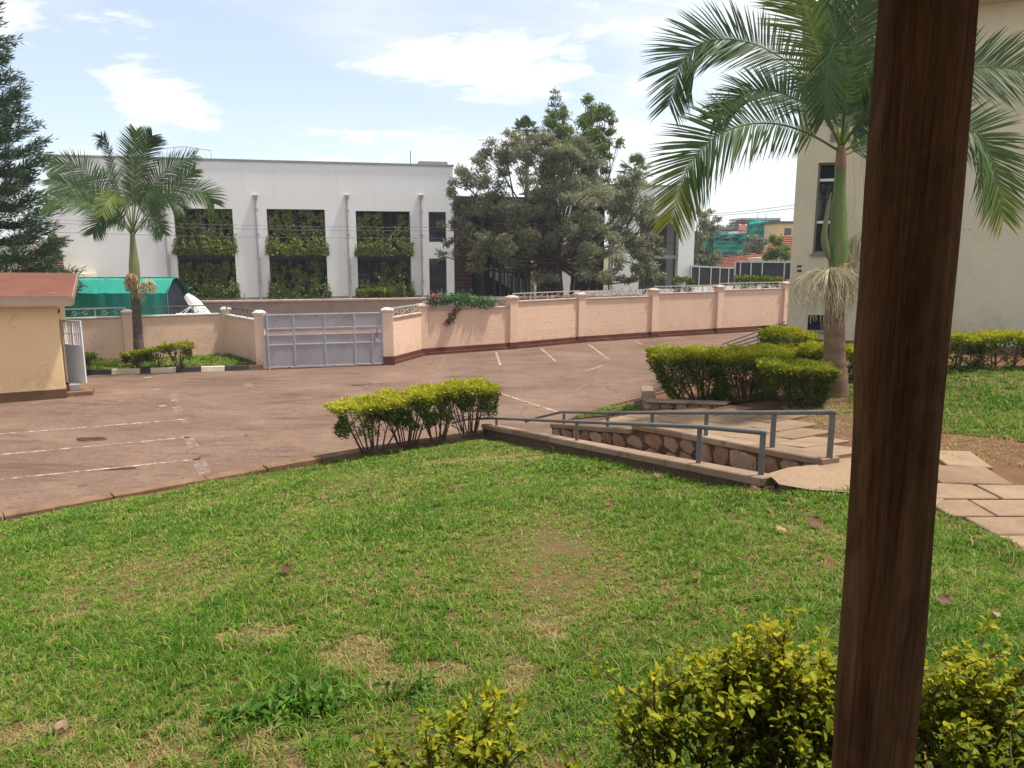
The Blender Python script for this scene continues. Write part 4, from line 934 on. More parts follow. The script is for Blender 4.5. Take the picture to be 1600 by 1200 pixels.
# street wall of the white building, behind the gate
bw = thing('street_wall', 'low grey brown wall of the white building seen above the gate', 'wall', (-8, 43.5, 0))
def Sf(s, d, z): return Vector((-24, 40.2, 0))+ud*s-un*d+Vector((0, 0, z))
MB().fbox(Sf, 0, 46, 0.25, 0, -.05, 1.70).build('wall', 'street_plaster', bw)
MB().fbox(Sf, -.05, 46.05, 0.33, -.08, 1.701, 1.80).build('coping', 'pink_coping', bw)
for s in (9.3, 13.6, 18.2, 24.5): MB().tube([Sf(s, .1, 1.8), Sf(s, .1, 2.7 if s in (18.2,) else 2.15)], 0.025, 6).build('wire_post', 'rail_dark', bw)
def coil(name, label, F, s0, s1, z, r, pitch, parent=None):
    n = int((s1-s0)/pitch*14); pts = [F(s0+(s1-s0)*k/n, .1+r*math.sin(k/14*6.283)*.6, z+r*math.cos(k/14*6.283)) for k in range(n+1)]
    o = MB().tube(pts, 0.012, 4, cap=False).build(name, 'wire', None, org=tuple(F(s0, 0, z-r)))
    return tag(o, label, 'razor wire', 'razor wire coils on the street wall')
coil('razor_wire', 'coil of razor wire on the street wall under the big tree', Sf, 28.5, 45.0, 2.02, 0.22, 0.55)
coil('razor_wire', 'coil of razor wire on the street wall beside the gate', Sf, 19.2, 22.5, 2.02, 0.24, 0.5)

# ------------------------------------------------------------------ beige building at the right
BY = 22.0
bc = at(1236, 400, Y=BY); be_a = R(-21)
bd = Vector((math.cos(be_a), math.sin(be_a), 0)); bn = Vector((bd.y, -bd.x, 0))     # along the front, and out of it
BO = Vector((bc.x, bc.y, 0))
def Bf(s, d, z): return BO+bd*s-bn*d+Vector((0, 0, z))       # d inwards
def bhit(px, py):
    r = ray(px, py); c = Vector((0, 0, CAM_Z)); t = (BO-c).dot(bn)/r.dot(bn); p = c+r*t
    return (p-BO).dot(bd), p.z
be = thing('beige_building', 'tall weathered beige plastered building behind the right palm', 'building', tuple(Bf(0, 0, 0)))
BT = 10.7; XR = 14.0
w0, w1, wz0, wz1 = bhit(1274, 330)[0], bhit(1315, 330)[0], bhit(1290, 396)[1], bhit(1290, 254)[1]
l0, l1, lz0, lz1 = bhit(1262, 505)[0], bhit(1294, 505)[0], bhit(1275, 517)[1], bhit(1275, 492)[1]
m = MB(); T = 0.3; xa, xb = min(l0, w0), max(l1, w1)
m.fbox(Bf, 0, xa, T, 0, -.05, BT); m.fbox(Bf, xb, XR, T, 0, -.05, BT)
m.fbox(Bf, xa, xb, T, 0, -.05, lz0); m.fbox(Bf, xa, xb, T, 0, lz1, wz0); m.fbox(Bf, xa, xb, T, 0, wz1, BT)
if l0 > xa: m.fbox(Bf, xa, l0, T, 0, lz0, lz1)
if l1 < xb: m.fbox(Bf, l1, xb, T, 0, lz0, lz1)
if w0 > xa: m.fbox(Bf, xa, w0, T, 0, wz0, wz1)
if w1 < xb: m.fbox(Bf, w1, xb, T, 0, wz0, wz1)
m.fbox(Bf, 0, T, 12, T+.001, -.05, BT)
m.build('wall', 'beige_wall', be)
MB().fbox(Bf, T+.01, XR, 12, T+.02, 8.0, 8.2).build('ceiling', 'dark_room', be)
MB().fbox(Bf, -.1, XR+.6, 12.6, -.75, BT+.001, BT+.3).build('roof', 'beige_wall', be)
win = MB().fbox(Bf, w0+.05, w1-.05, .19, .16, wz0+.05, wz1-.05).build('window', 'glass_dark', be)
for a, b, c, d in ((w0, w0+.06, wz0, wz1), (w1-.06, w1, wz0, wz1), (w0+.061, w1-.061, wz0, wz0+.06), (w0+.061, w1-.061, wz1-.06, wz1)):
    MB().fbox(Bf, a, b, .155, .08, c, d).build('frame', 'window_frame', win)
for py in (281, 347): z = bhit(1290, py)[1]; MB().fbox(Bf, w0+.061, w1-.061, .155, .08, z-.035, z+.035).build('glazing_bar', 'white_plastic', win)
MB().fbox(Bf, w0-.05, w1+.05, .15, -.06, wz0-.08, wz0-.001).build('sill', 'window_frame', be)
win2 = MB().fbox(Bf, l0, l1, .19, .16, lz0, lz1).build('window', 'glass_dark', be)
MB().fbox(Bf, l0-.04, l1+.04, .15, -.06, lz0-.07, lz0-.001).build('sill', 'window_frame', be)
for py in (416, 423): a, z = bhit(1249, py); MB().fbox(Bf, a-.06, a+.06, -.001, -.012, z-.03, z+.03).build('vent', 'dark_frame', be)
a, z = bhit(1313, 214); MB().fbox(Bf, a-.25, a+.25, -.001, -.03, z-.12, z+.12).build('louvre', 'window_frame', be)
# stair rail climbing to that building's door
sr = thing('stair_railing', 'pale parallel stair rails climbing beside the beige building', 'railing', tuple(at(1165, 540, z=0.2)))
for k in range(5):
    a = at(1128+k*11, 538+k*1.5, Y=24.6); b = at(1226, 503+k*7.5, Y=23.2)
    MB().tube([a, b], 0.028, 6).build('rail', 'pipe_grey', sr, smooth=True)
for t in (0.1, 0.95):
    a = at(1128, 538, Y=24.6).lerp(at(1226, 503, Y=23.2), t); MB().tube([(a.x, a.y, 0), tuple(a)], 0.03, 6).build('post', 'pipe_grey', sr)

# ------------------------------------------------------------------ veranda the photographer stands in
vr = thing('veranda', 'dark round timber post of the veranda in the right foreground', 'veranda', (0.73, 1.35, 2.4))
pt, pb = Vector((0.696, 1.35, CAM_Z+0.41)), Vector((0.713, 1.35, CAM_Z-1.02)); ax = (pt-pb)/(pt.z-pb.z)
def axis(z): return pb+ax*(z-pb.z)
n, rows = 40, 70; V, Fc = [], []
for i in range(rows+1):
    z = lerp(2.3, 5.62, i/rows); c = axis(z); r0 = 0.0720+0.0025*(z-3.58)
    for j in range(n):
        a = j/n*2*math.pi
        r = r0+0.0035*math.sin(z*2.3+a)+0.0022*math.sin(z*7+2*a+1)+0.0012*math.sin(9*a+z*1.5)+(0.010*math.exp(-((z-4.42)/0.09)**2-((a-math.pi*1.08)/0.55)**2))
        for ca, wd_, dp_ in ((5.05, .035, .007), (4.1, .03, .004), (5.6, .03, .006), (3.5, .025, .004)):      # drying checks
            r -= dp_*math.exp(-((a-ca-0.04*math.sin(z*1.7))/wd_)**2)*max(0, math.sin(z*1.9+ca*3))**0.5
        V.append((c.x+r*math.cos(a), c.y+r*math.sin(a), z))
for i in range(rows):
    for j in range(n): Fc.append((i*n+j, i*n+(j+1) % n, (i+1)*n+(j+1) % n, (i+1)*n+j))
MB().add(V, Fc).build('post', 'post_wood', vr, smooth=True)
MB().hexa([(-4, -3.2, 6.3), (6, -3.2, 6.3), (6, 2.0, 5.55), (-4, 2.0, 5.55), (-4, -3.2, 6.4), (6, -3.2, 6.4), (6, 2.0, 5.65), (-4, 2.0, 5.65)]).build('roof', 'veranda_boards', vr)  # unseen roof, stretched to the right to keep sun off the post
MB().box(-4, 3.2, 1.27, 1.43, 5.45, 5.60).build('beam', 'post_wood', vr)
MB().box(-4, 3.2, -3.2, 1.15, 1.8, 2.98).build('floor', 'bare_concrete', vr)
MB().box(-4, 3.2, -3.4, -3.201, 1.8, 6.5).build('back_wall', 'veranda_plaster', vr)  # unseen wall, made pale to bounce light onto the post

# ------------------------------------------------------------------ tent and the pale trough beside it
ty = 37.0
tl, tr_ = at(100, 470, Y=ty).x, at(262, 470, Y=ty).x
tn = thing('green_tent', 'green tarpaulin tent with open dark end behind the wall', 'tent', ((tl+tr_)/2, ty, 0))
zr_, ze = at(0, 434, Y=ty+1.2).z, at(0, 458, Y=ty).z
prof = [(0.0, 0.0), (0.02, ze*0.55), (0.05, ze), (0.75, zr_-.08), (1.15, zr_), (1.6, zr_-.08), (2.35, ze), (2.4, 0)]
nn = 36; V, Fc = [], []
for i in range(nn+1):
    x = lerp(tl, tr_, i/nn); fr = i/nn*5; sag = 0.02*math.sin((fr % 1)*math.pi)
    for k, (dy, z) in enumerate(prof):
        wob = 0.012*math.sin(i*1.3+k*1.1)+0.010*math.sin(i*.7+k*2)
        V.append((x+(0.28*(dy-1.15)*0.3 if i == nn else 0), ty+dy-sag*0.6*(1 if dy < 1 else -1)+wob, z-sag+wob*.6))
k_ = len(prof)
for i in range(nn):
    for k in range(k_-1): Fc.append((i*k_+k, (i+1)*k_+k, (i+1)*k_+k+1, i*k_+k+1))
MB().add(V, Fc).build('canopy', 'tarp', tn)
MB().add([(tr_-.12, ty+a, b*0.985) for a, b in prof], [tuple(range(k_))]).build('opening_shade', 'tent_shade', tn)  # dark sheet set in the open end, painting the shade inside
for i in range(4):
    x = lerp(tl, tr_-.02, i/3); MB().tube([(x, ty+a, b+.015) for a, b in prof], 0.018, 6).build('hoop', 'tarp', tn, smooth=True)
MB().tube([(tl, ty+1.15, zr_+.02), (tr_, ty+1.15, zr_+.02)], 0.03, 6).build('ridge_pole', 'tarp', tn)
sl = thing('white_trough', 'white rounded trough leaning behind the wall beside the green tent', 'trough', tuple(at(318, 500, Y=38)))
a, b = at(292, 462, Y=38.6), at(325, 500, Y=37.2); d = (b-a).normalized(); sx = Vector((1, 0.1, 0.55)).normalized(); sx = (sx-d*sx.dot(d)).normalized(); nz_ = sx.cross(d)
V, Fc = [], []; W_, N_ = 0.30, 12
for i in range(N_+1):
    t = i/N_; c = a.lerp(b, t)+nz_*(0.12*math.sin(t*math.pi)); ww = W_*(0.55+0.45*min(1, math.sin(min(1, t*3+.12)*math.pi/2)))
    for k, (s, h) in enumerate(((-1, .16), (-.9, .17), (-.72, .02), (0, -.03), (.72, .02), (.9, .17), (1, .16), (.8, -.06), (0, -.1), (-.8, -.06))):
        V.append(tuple(c+sx*s*ww+nz_*h))
for i in range(N_):
    for k in range(10): Fc.append((i*10+k, i*10+(k+1) % 10, (i+1)*10+(k+1) % 10, (i+1)*10+k))
Fc += [tuple(range(10)), tuple(N_*10+k for k in range(10))]
MB().add(V, Fc).build('shell', 'white_plastic', sl)
for px in (278, 286, 300): MB().tube([a.lerp(b, .35 if px < 290 else .6), at(px, 492, Y=37.8)], 0.025, 6).build('strut', 'white_plastic', sl)
MB().tube([at(275, 491, Y=37.6), at(330, 491, Y=37.6)], 0.05, 8).build('foot', 'white_plastic', sl)
for p in (278, 325): q = at(p, 491, Y=37.6); MB().tube([q, (q.x, q.y, 0)], 0.03, 6).build('leg', 'white_plastic', sl)

# ------------------------------------------------------------------ plants: shared growers
def branch_to(mb, a, b, r0, r1, sag=0.0, n=6, wob=0.06, sides=5):
    a, b = Vector(a), Vector(b); L = (b-a).length; pts = []
    o1 = Vector((rnd.gauss(0, 1), rnd.gauss(0, 1), rnd.gauss(0, 1)))*wob*L
    for i in range(n+1):
        t = i/n; pts.append(a.lerp(b, t)+o1*math.sin(t*math.pi)+Vector((0, 0, sag*L*math.sin(t*math.pi))))
    mb.tube(pts, [lerp(r0, r1, i/n) for i in range(n+1)], sides, cap=False)
    return pts
def shrub(label, base, h, rt, rb, nleaf, size, group=None, skew=(0, 0), flat=0.75, name='shrub', mat='hedge_leaf', rot=0.0, t0=0.28, nst=9, stem_r=0.02, ragged=0.12, top_only=0.0, yel=1.0, aspect=0.5):
    """clipped golden shrub: stems fanning from the base, leaf shell, lime new growth along the clipped top"""
    o = thing(name, label, 'shrub', tuple(base), group)
    bx, by, bz = base; n = nleaf
    t = nrg.random(n)**0.8*(1-t0)+t0
    topm = nrg.random(n) < (0.34+top_only)
    t = np.where(topm, 1-0.10*np.abs(nrg.normal(size=n)), t).clip(t0*0.7, 1.04)
    az = nrg.uniform(0, 6.283, n)
    c, s = np.cos(az), np.sin(az)
    k = 1/np.maximum(np.abs(c), np.abs(s))**flat                     # squarish plan
    rr = np.where(topm, np.sqrt(nrg.random(n)), 1-0.35*nrg.random(n)**1.6)
    prof = lerp(rb, 1.0, np.sqrt(np.clip((t-0.1)/0.75, 0, 1)))*np.where(t > 0.93, 1-0.9*(t-0.93), 1)
    lump = 1+ragged*vnoise(np.cos(az)*1.5+bx, t*3+by, 1.6)+0.5*ragged*vnoise(az*2+by, t*6, 2.1)
    X = c*k*rr*prof*rt[0]*lump*0.82; Yv = s*k*rr*prof*rt[1]*lump*0.82
    cr, sr_ = math.cos(rot), math.sin(rot)
    x = bx+X*cr-Yv*sr_+skew[0]*t; y = by+X*sr_+Yv*cr+skew[1]*t
    z = bz+h*t*(1+0.05*vnoise(x*2, y*2, 1.4)*(t > .8))
    # open gaps in the lower foliage
    hol = vnoise(x*1.7+3, z*2.2+y, 2.0)
    keep = (topm) | (hol > -0.35+0.75*(0.75-t)) 
    P = np.stack([x, y, z], 1)[keep]; t = t[keep]; n = len(P)
    out = np.stack([X[keep], Yv[keep], 0.4*h+0*X[keep]], 1); out = unit(out)
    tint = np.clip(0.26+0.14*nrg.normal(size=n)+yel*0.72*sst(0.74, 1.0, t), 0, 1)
    v, q, tt = leaves(P, size, tint, out=out, aspect=aspect, up_bias=0.5)
    np_mesh('foliage', v, q, tt, mat, o)
    mb = MB()
    for i in range(nst):
        a = i/nst*6.283+rnd.uniform(-.3, .3); rr_ = rnd.uniform(.35, .95)
        ex, ey = math.cos(a)*rt[0]*rr_*.85, math.sin(a)*rt[1]*rr_*.85
        e = Vector((bx+ex*cr-ey*sr_+skew[0], by+ex*sr_+ey*cr+skew[1], bz+h*rnd.uniform(.78, .92)))
        s0 = Vector((bx+(ex*cr-ey*sr_)*rb*.55, by+(ex*sr_+ey*cr)*rb*.55, bz-.03))
        pts = branch_to(mb, s0, e, stem_r*rnd.uniform(.7, 1.2), stem_r*.3, .05, 6, .05)
        for f in (2, 3, 4):
            d = Vector((rnd.gauss(0, .5)*rt[0]*.6, rnd.gauss(0, .5)*rt[1]*.6, h*rnd.uniform(.12, .3)))
            branch_to(mb, pts[f], pts[f]+d, stem_r*.45, stem_r*.15, 0, 3, .05, 4)
    mb.build('stems', 'stem', o)
    return o
GH = 'golden hedge shrubs at the lot edge'
# row at the lot edge, four shrubs grown into one another
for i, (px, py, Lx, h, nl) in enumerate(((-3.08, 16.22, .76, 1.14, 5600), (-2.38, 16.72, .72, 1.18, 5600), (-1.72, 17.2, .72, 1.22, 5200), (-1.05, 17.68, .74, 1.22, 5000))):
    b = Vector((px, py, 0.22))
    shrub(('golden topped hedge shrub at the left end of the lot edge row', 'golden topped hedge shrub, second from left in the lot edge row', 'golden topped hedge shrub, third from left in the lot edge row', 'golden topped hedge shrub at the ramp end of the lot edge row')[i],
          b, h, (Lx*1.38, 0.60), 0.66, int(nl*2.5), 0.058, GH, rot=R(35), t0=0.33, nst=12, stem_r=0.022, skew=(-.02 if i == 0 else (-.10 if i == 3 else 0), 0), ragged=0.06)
# big flared hedge in the planter
for i, (px, py, z, rx, ry, h, sk, nl) in enumerate(((1092, 637, 1.20, 1.05, .75, 1.24, (-.40, .1), 9500), (1165, 636, 1.34, .95, .8, 1.18, (0, .1), 8000), (1240, 642, 1.56, .84, .62, 0.92, (.0, 0), 7500), (1215, 618, 1.35, .9, .6, 1.08, (.05, .1), 5000))):
    b = at(px, py, z=z)
    shrub(('flared golden hedge shrub at the left corner of the stone planter', 'golden hedge shrub in the middle of the stone planter', 'lower golden green shrub beside the right palm trunk', 'golden hedge shrub at the back of the stone planter')[i],
          b, h, (rx, ry), 0.45, int(nl*1.9), 0.058, 'flared hedge in the stone planter', rot=R(-12), t0=0.12, nst=10, skew=sk, stem_r=0.024, yel=0.9 if i != 2 else .62, ragged=.07)
# clipped hedge along the beige building
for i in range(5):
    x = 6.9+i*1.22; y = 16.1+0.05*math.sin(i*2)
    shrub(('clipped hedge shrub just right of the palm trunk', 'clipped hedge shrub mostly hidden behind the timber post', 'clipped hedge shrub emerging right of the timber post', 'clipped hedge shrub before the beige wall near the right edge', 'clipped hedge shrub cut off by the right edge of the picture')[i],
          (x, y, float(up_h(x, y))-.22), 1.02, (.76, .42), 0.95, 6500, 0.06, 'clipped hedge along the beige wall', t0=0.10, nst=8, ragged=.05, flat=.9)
shrub('clipped hedge shrub behind the planter at the beige corner', (6.35, 17.3, 1.55), 1.2, (.75, .5), .7, 3200, .075, 'clipped hedge along the beige wall', t0=.15)
# small shrubs on the verge
for i, (px, py, rx, h, yl) in enumerate(((134, 581, .42, .62, .25), (212, 577, .55, .62, .6), (247, 576, .5, .75, .7), (280, 575, .68, .92, .8))):
    b = at(px, py, z=.13)
    shrub(('small green shrub next to the guardhouse door', 'low golden shrub at the foot of the left palm', 'small golden shrub between the palm and the round shrub', 'round topped golden shrub on the verge')[i],
          b, h, (rx, rx*.8), .35, 1500, .10, 'small shrubs on the verge', t0=.35, flat=.2, yel=yl, nst=7)
# dark bush by the stair rail
b = at(1208, 536, Y=23.6); shrub('dark glossy bush beside the pale stair rails', (b.x, b.y, 0.0), b.z+.4, (.55, .4), .8, 1200, .12, yel=0.0, flat=.2, t0=.3)

# near bushes under the veranda edge: long shoots carrying pairs of leaves
def near_bush(label, base, spread, h, nshoot, group, size=0.031, lean=(0, 0)):
    o = thing('duranta_bush', label, 'bush', tuple(base), group); mb = MB(); P, O, T = [], [], []
    for i in range(nshoot):
        a = rnd.uniform(0, 6.283); r = math.sqrt(rnd.random())
        e = Vector((base[0]+math.cos(a)*r*spread[0]+lean[0], base[1]+math.sin(a)*r*spread[1]+lean[1], base[2]+h*(1-.45*r*r)*rnd.uniform(.62, 1.05)))
        s0 = Vector((base[0]+math.cos(a)*r*spread[0]*.25, base[1]+math.sin(a)*r*spread[1]*.25, base[2]))
        pts = branch_to(mb, s0, e, rnd.uniform(.005, .011), .0025, .10, 8, .06, 5)
        twigs = [pts]
        for f in (3, 4, 5, 6):
            if rnd.random() < .85:
                d = Vector((rnd.gauss(0, .10), rnd.gauss(0, .10), rnd.uniform(.02, .17))); twigs.append(branch_to(mb, pts[f], pts[f]+d, .004, .0015, 0, 3, .05, 4))
        for tw in twigs:
            tp = tw[-1]; nn_ = 4 if tw is not pts else 6
            for k in range(nn_*5):
                t = (k/(nn_*5))**.6; q = tw[0].lerp(tp, .35+.65*t) if tw is not pts else tw[min(8, int(4+t*4.6))]
                P.append(q+Vector((rnd.gauss(0, .012),)*3)); aa = k*2.4; O.append((math.cos(aa), math.sin(aa), rnd.uniform(.1, .9)))
                hz = (q.z-base[2])/h; T.append(min(1, max(0, .10+.48*hz+.22*t*hz+rnd.gauss(0, .15))))
    P = np.array([p[:] for p in P]); O = np.array(O); T = np.array(T)
    n = len(P); d = unit(O+.35*nrg.normal(size=(n, 3))); nm = nrg.normal(size=(n, 3))*.5; nm[:, 2] += 1
    w = unit(np.cross(d, nm)); nm = np.cross(w, d); L = (size*(1+.3*nrg.normal(size=n)).clip(.45, 1.7))[:, None]
    prof = ((0, .06, 0), (.3, .42, .10), (.62, .44, .12), (1.0, .0, -.02)); vs = []
    for (f, ww, up) in prof[:-1]:
        vs += [P+d*L*f-w*L*ww*.55+nm*L*up, P+d*L*f, P+d*L*f+w*L*ww*.55+nm*L*up]
    vs.append(P+d*L*1.0-nm*L*.08)
    v = np.stack(vs, 1).reshape(-1, 3); i = np.arange(n)[:, None]*10
    q4 = []
    for a_ in (0, 3):
        for b_ in (0, 1): 
            q4.append(np.concatenate([i+a_+b_, i+a_+b_+1, i+a_+b_+4], 1)); q4.append(np.concatenate([i+a_+b_, i+a_+b_+4, i+a_+b_+3], 1))
    q4.append(np.concatenate([i+6, i+7, i+9], 1)); q4.append(np.concatenate([i+7, i+8, i+9], 1))
    np_mesh('foliage', v, np.concatenate(q4), np.repeat(T, 10), 'bush_leaf', o)
    mb.build('stems', 'stem', o)
NB = 'golden bushes below the veranda'
def gz_(x, y): return float(lawn_h(x, y))
for px, py, Y, zt, spr, ns, lb in ((715, 1130, 2.62, 1085, (.34, .22), 22, 'sparse golden bush at the bottom edge, left of the others'), (1055, 1090, 2.60, 1040, (.28, .24), 20, 'golden bush at the bottom, left part of the near hedge'),
                              (1195, 1050, 2.62, 985, (.32, .26), 42, 'tallest golden bush just left of the timber post'), (1330, 1050, 2.55, 1000, (.24, .22), 20, 'golden bush directly behind the timber post'), (1530, 1090, 2.60, 1012, (.34, .24), 36, 'golden bush at the bottom right corner beyond the post')):
    p = at(px, py, Y=Y); g = gz_(p.x, Y); top = at(px, zt, Y=Y).z
    near_bush(lb, (p.x, Y, g), spr, top-g, ns, NB)

# ------------------------------------------------------------------ palms
def frond(name, parent, ctrl, ll, normal, tint=0.25, nl=64, rr=0.022, tipyel=0.35, droop=0.35, start=0.16, wid=0.034, sweep=0.75):
    """one feather leaf: tapering midrib and paired strap leaflets lying in the plane with the given normal"""
    path = smooth_path(ctrl, 40); N = len(path)
    ribs = MB(); ribs.tube(path, [lerp(rr, rr*.12, (i/(N-1))**.8) for i in range(N)], 5, cap=False)
    V = list(ribs.v); Fq = [f for f in ribs.f]; T = [min(1, tint+.42)]*len(V)
    nrm = Vector(normal).normalized()
    for k in range(nl):
        s = start+(1-start)*(k+.5)/nl; f = s*(N-1); i = min(int(f), N-2); p = path[i].lerp(path[i+1], f-i)
        tg = (path[min(i+2, N-1)]-path[max(i-1, 0)]).normalized()
        side = tg.cross(nrm); side = side.normalized() if side.length > 1e-3 else tg.orthogonal().normalized()
        up = side.cross(tg).normalized()
        L = ll*(0.35+0.65*math.sin(min(1, (s-start)/(1-start)*1.5+.18)*math.pi/2))*(1-.55*max(0, (s-.72)/.28)**1.3)
        for sg in (-1, 1):
            d = (side*sg*(1-.35*s)+tg*sweep*(.45+.75*s)+up*rnd.uniform(-.05, .28)+Vector((rnd.gauss(0, .05), rnd.gauss(0, .05), rnd.gauss(0, .05)))).normalized()
            LL = L*rnd.uniform(.88, 1.08); w = wid*rnd.uniform(.8, 1.15); b0 = len(V)
            wv = d.cross(up).normalized()
            for q, (t, ww) in enumerate(((0, .55), (.3, 1.0), (.65, .8), (1.0, .03))):
                c = p+d*LL*t+Vector((0, 0, -droop*LL*t*t))
                V += [tuple(c-wv*w*ww*.5), tuple(c+wv*w*ww*.5)]
            for q in range(3): a = b0+2*q; Fq.append((a, a+1, a+3, a+2))
            tt = tint+rnd.gauss(0, .07)+(tipyel*max(0, s-.62)/.38*(1 if rnd.random() < .7 else .3))
            T += [max(0, min(1, tt))]*6+[max(0, min(1, tt+.10+tipyel*.35))]*2
    mb = MB(); mb.v = V; mb.f = Fq
    return mb.build(name, 'frond', parent, tint=T)
def strands(name, parent, c, n, length, spread, mat, rad=0.006, arch=0.25):
    """drooping flower broom: many strings arching out and hanging"""
    mb = MB(); c = Vector(c)
    for i in range(n):
        a = rnd.uniform(0, 6.283); r = spread*math.sqrt(rnd.random()); L = length*rnd.uniform(.4, 1.1)*(1-.3*r/spread)
        o1 = Vector((math.cos(a)*r*.45, math.sin(a)*r*.45, arch*rnd.uniform(.3, 1))); o2 = Vector((math.cos(a)*r, math.sin(a)*r, arch*.2-L*.25))
        e = Vector((math.cos(a)*r*1.08+rnd.gauss(0, .02), math.sin(a)*r*1.08+rnd.gauss(0, .02), -L))
        pts = smooth_path([c, c+o1, c+o2, c+o2.lerp(e, .35)+Vector((rnd.gauss(0, .035), rnd.gauss(0, .035), 0)), c+o2.lerp(e, .7)+Vector((rnd.gauss(0, .04), rnd.gauss(0, .04), 0)), c+e], 12)
        mb.tube(pts, [rad*1.3]*5+[rad]*7, 3, cap=False)
    return mb.build(name, mat, parent)
def trunk(parent, name, pts, rad, mat, rings=0, ringh=0.012, sides=18):
    P = smooth_path(pts, max(30, rings*3)); n = len(P)
    rs = []
    for i in range(n):
        t = i/(n-1)*(len(rad)-1); k = min(int(t), len(rad)-2); r = lerp(rad[k], rad[k+1], t-k)
        rs.append(r+(ringh*(1 if i % 3 == 0 else -.3) if rings else 0))
    return MB().tube(P, rs, sides).build(name, mat, parent, smooth=True)

py_ = 14.75
pb_ = at(1308, 624, Y=py_)
rp_ = thing('palm_tree', 'tall green palm with cream flower brooms beside the flared hedge', 'palm', tuple(pb_), 'feather palms')
def PP(px, py, dy=0.0): return at(px, py, Y=py_+dy)
trunk(rp_, 'trunk', [PP(1308, 630), PP(1304, 540), PP(1305, 470), PP(1310, 425)], [.245, .205, .185, .165, .15], 'palm_trunk', rings=22, ringh=.006)
trunk(rp_, 'crownshaft', [PP(1309.5, 428), PP(1309, 395), PP(1310, 370), PP(1311, 320), PP(1313, 275), PP(1314, 232)], [.155, .178, .182, .150, .118, .10, .075], 'crownshaft', sides=20)
trunk(rp_, 'leaf_scar', [PP(1309.5, 432), PP(1309.5, 424), PP(1309.5, 412)], [.158, .166, .168], 'flower_brown'); trunk(rp_, 'sheath_top', [PP(1313, 264), PP(1313.7, 250), PP(1314, 228)], [.104, .10, .09, .075], 'palm_trunk')
MB().tube(smooth_path([PP(1297, 408, -.1), PP(1288, 375, -.15), PP(1293, 330, -.1), PP(1299, 300, -.1)], 12), [.02, .05, .06, .065, .06, .05, .045, .04, .03, .02, .012, .005], 6).build('old_sheath', 'crownshaft_dull', rp_, smooth=True)
FCAM = (0.05, -1, .25)
RF = [  # photo columns/rows along each midrib, depth offsets, leaflet length, plane normal, tint, yellow tips
    ([(1314, 232, 0), (1262, 126, .2), (1202, 79, .5), (1150, 62, .7), (1101, 66, .8), (1064, 100, .8), (1045, 165, .75)], .95, (0, -1, .35), .18, .12),
    ([(1314, 232, 0), (1285, 175, .6), (1247, 157, 1.1), (1205, 141, 1.5), (1160, 148, 1.8), (1115, 185, 2.0)], .80, (0, -1, .5), .16, .15),
    ([(1312, 236, 0), (1262, 208, -.3), (1210, 193, -.6), (1157, 197, -.8), (1109, 221, -.9), (1071, 270, -.9), (1049, 345, -.85)], .92, (.05, -1, .3), .26, .75),
    ([(1313, 225, 0), (1297, 150, .1), (1272, 60, .1), (1240, -25, 0), (1190, -70, -.2)], .95, (-.35, -1, .1), .62, .05),
    ([(1315, 225, 0), (1327, 120, -.1), (1345, 20, -.1), (1372, -60, -.2)], .95, (.2, -1, .0), .20, .05),
    ([(1315, 222, 0), (1319, 150, -.5), (1316, 90, -.9), (1307, 66, -1.2), (1296, 90, -1.55), (1290, 150, -1.75), (1288, 185, -1.8)], .62, (-.9, -.5, .1), .22, .15),
    ([(1317, 228, 0), (1370, 160, .2), (1440, 118, .3), (1525, 105, .2), (1600, 112, .1), (1660, 150, 0)], .95, (0, -1, .35), .24, .25),
    ([(1317, 236, 0), (1380, 205, -.2), (1450, 190, -.4), (1519, 204, -.5), (1545, 235, -.5), (1560, 285, -.5), (1568, 345, -.5)], .85, (0, -1, .3), .34, .55),
    ([(1317, 243, 0), (1345, 232, .3), (1372, 228, .5), (1395, 245, .7), (1410, 280, .8)], .55, (0, -1, .5), .28, .9),
    ([(1316, 228, 0), (1345, 150, .5), (1385, 80, .9), (1440, 40, 1.2), (1500, 30, 1.4)], .95, (.1, -1, .2), .16, .1),
    ([(1315, 226, 0), (1318, 130, .7), (1300, 40, 1.2), (1270, -30, 1.6)], .95, (-.1, -1, 0), .12, .05),
    ([(1316, 228, 0), (1350, 180, -.5), (1380, 150, -1.1), (1400, 170, -1.7)], .8, (.5, -.6, .5), .2, .1),
    ([(1316, 228, 0), (1330, 170, 1.0), (1350, 150, 1.9), (1365, 180, 2.6)], .85, (.2, .3, 1), .15, .1),
]
for ct, ll, nm, tn_, ty_ in RF:
    frond('frond', rp_, [PP(*c) for c in ct], ll*1.12, nm, tint=tn_, tipyel=ty_, nl=112, rr=.026, droop=.10, wid=.034, start=.14)
for c, n, L, sp, ar in ((PP(1296, 432, -.28), 190, 1.0, .70, .18), (PP(1322, 425, .15), 110, .95, .5, .14), (PP(1352, 372, .15), 130, 1.15, .34, .12)):
    strands('flower_broom', rp_, c, n, L, sp, 'flower_cream', .0046, ar)
MB().tube(smooth_path([PP(1316, 418), PP(1332, 410), PP(1345, 403), PP(1352, 376, .1)], 10), .022, 6).build('flower_stalk', 'flower_brown', rp_)
for k in range(5):
    x = 1318+k*14; MB().tube(smooth_path([PP(x, 240+k*3, .1), PP(x+4, 300, .12), PP(x+1, 335+9*k, .15)], 8), .004, 3).build('fibre', 'flower_brown', rp_)

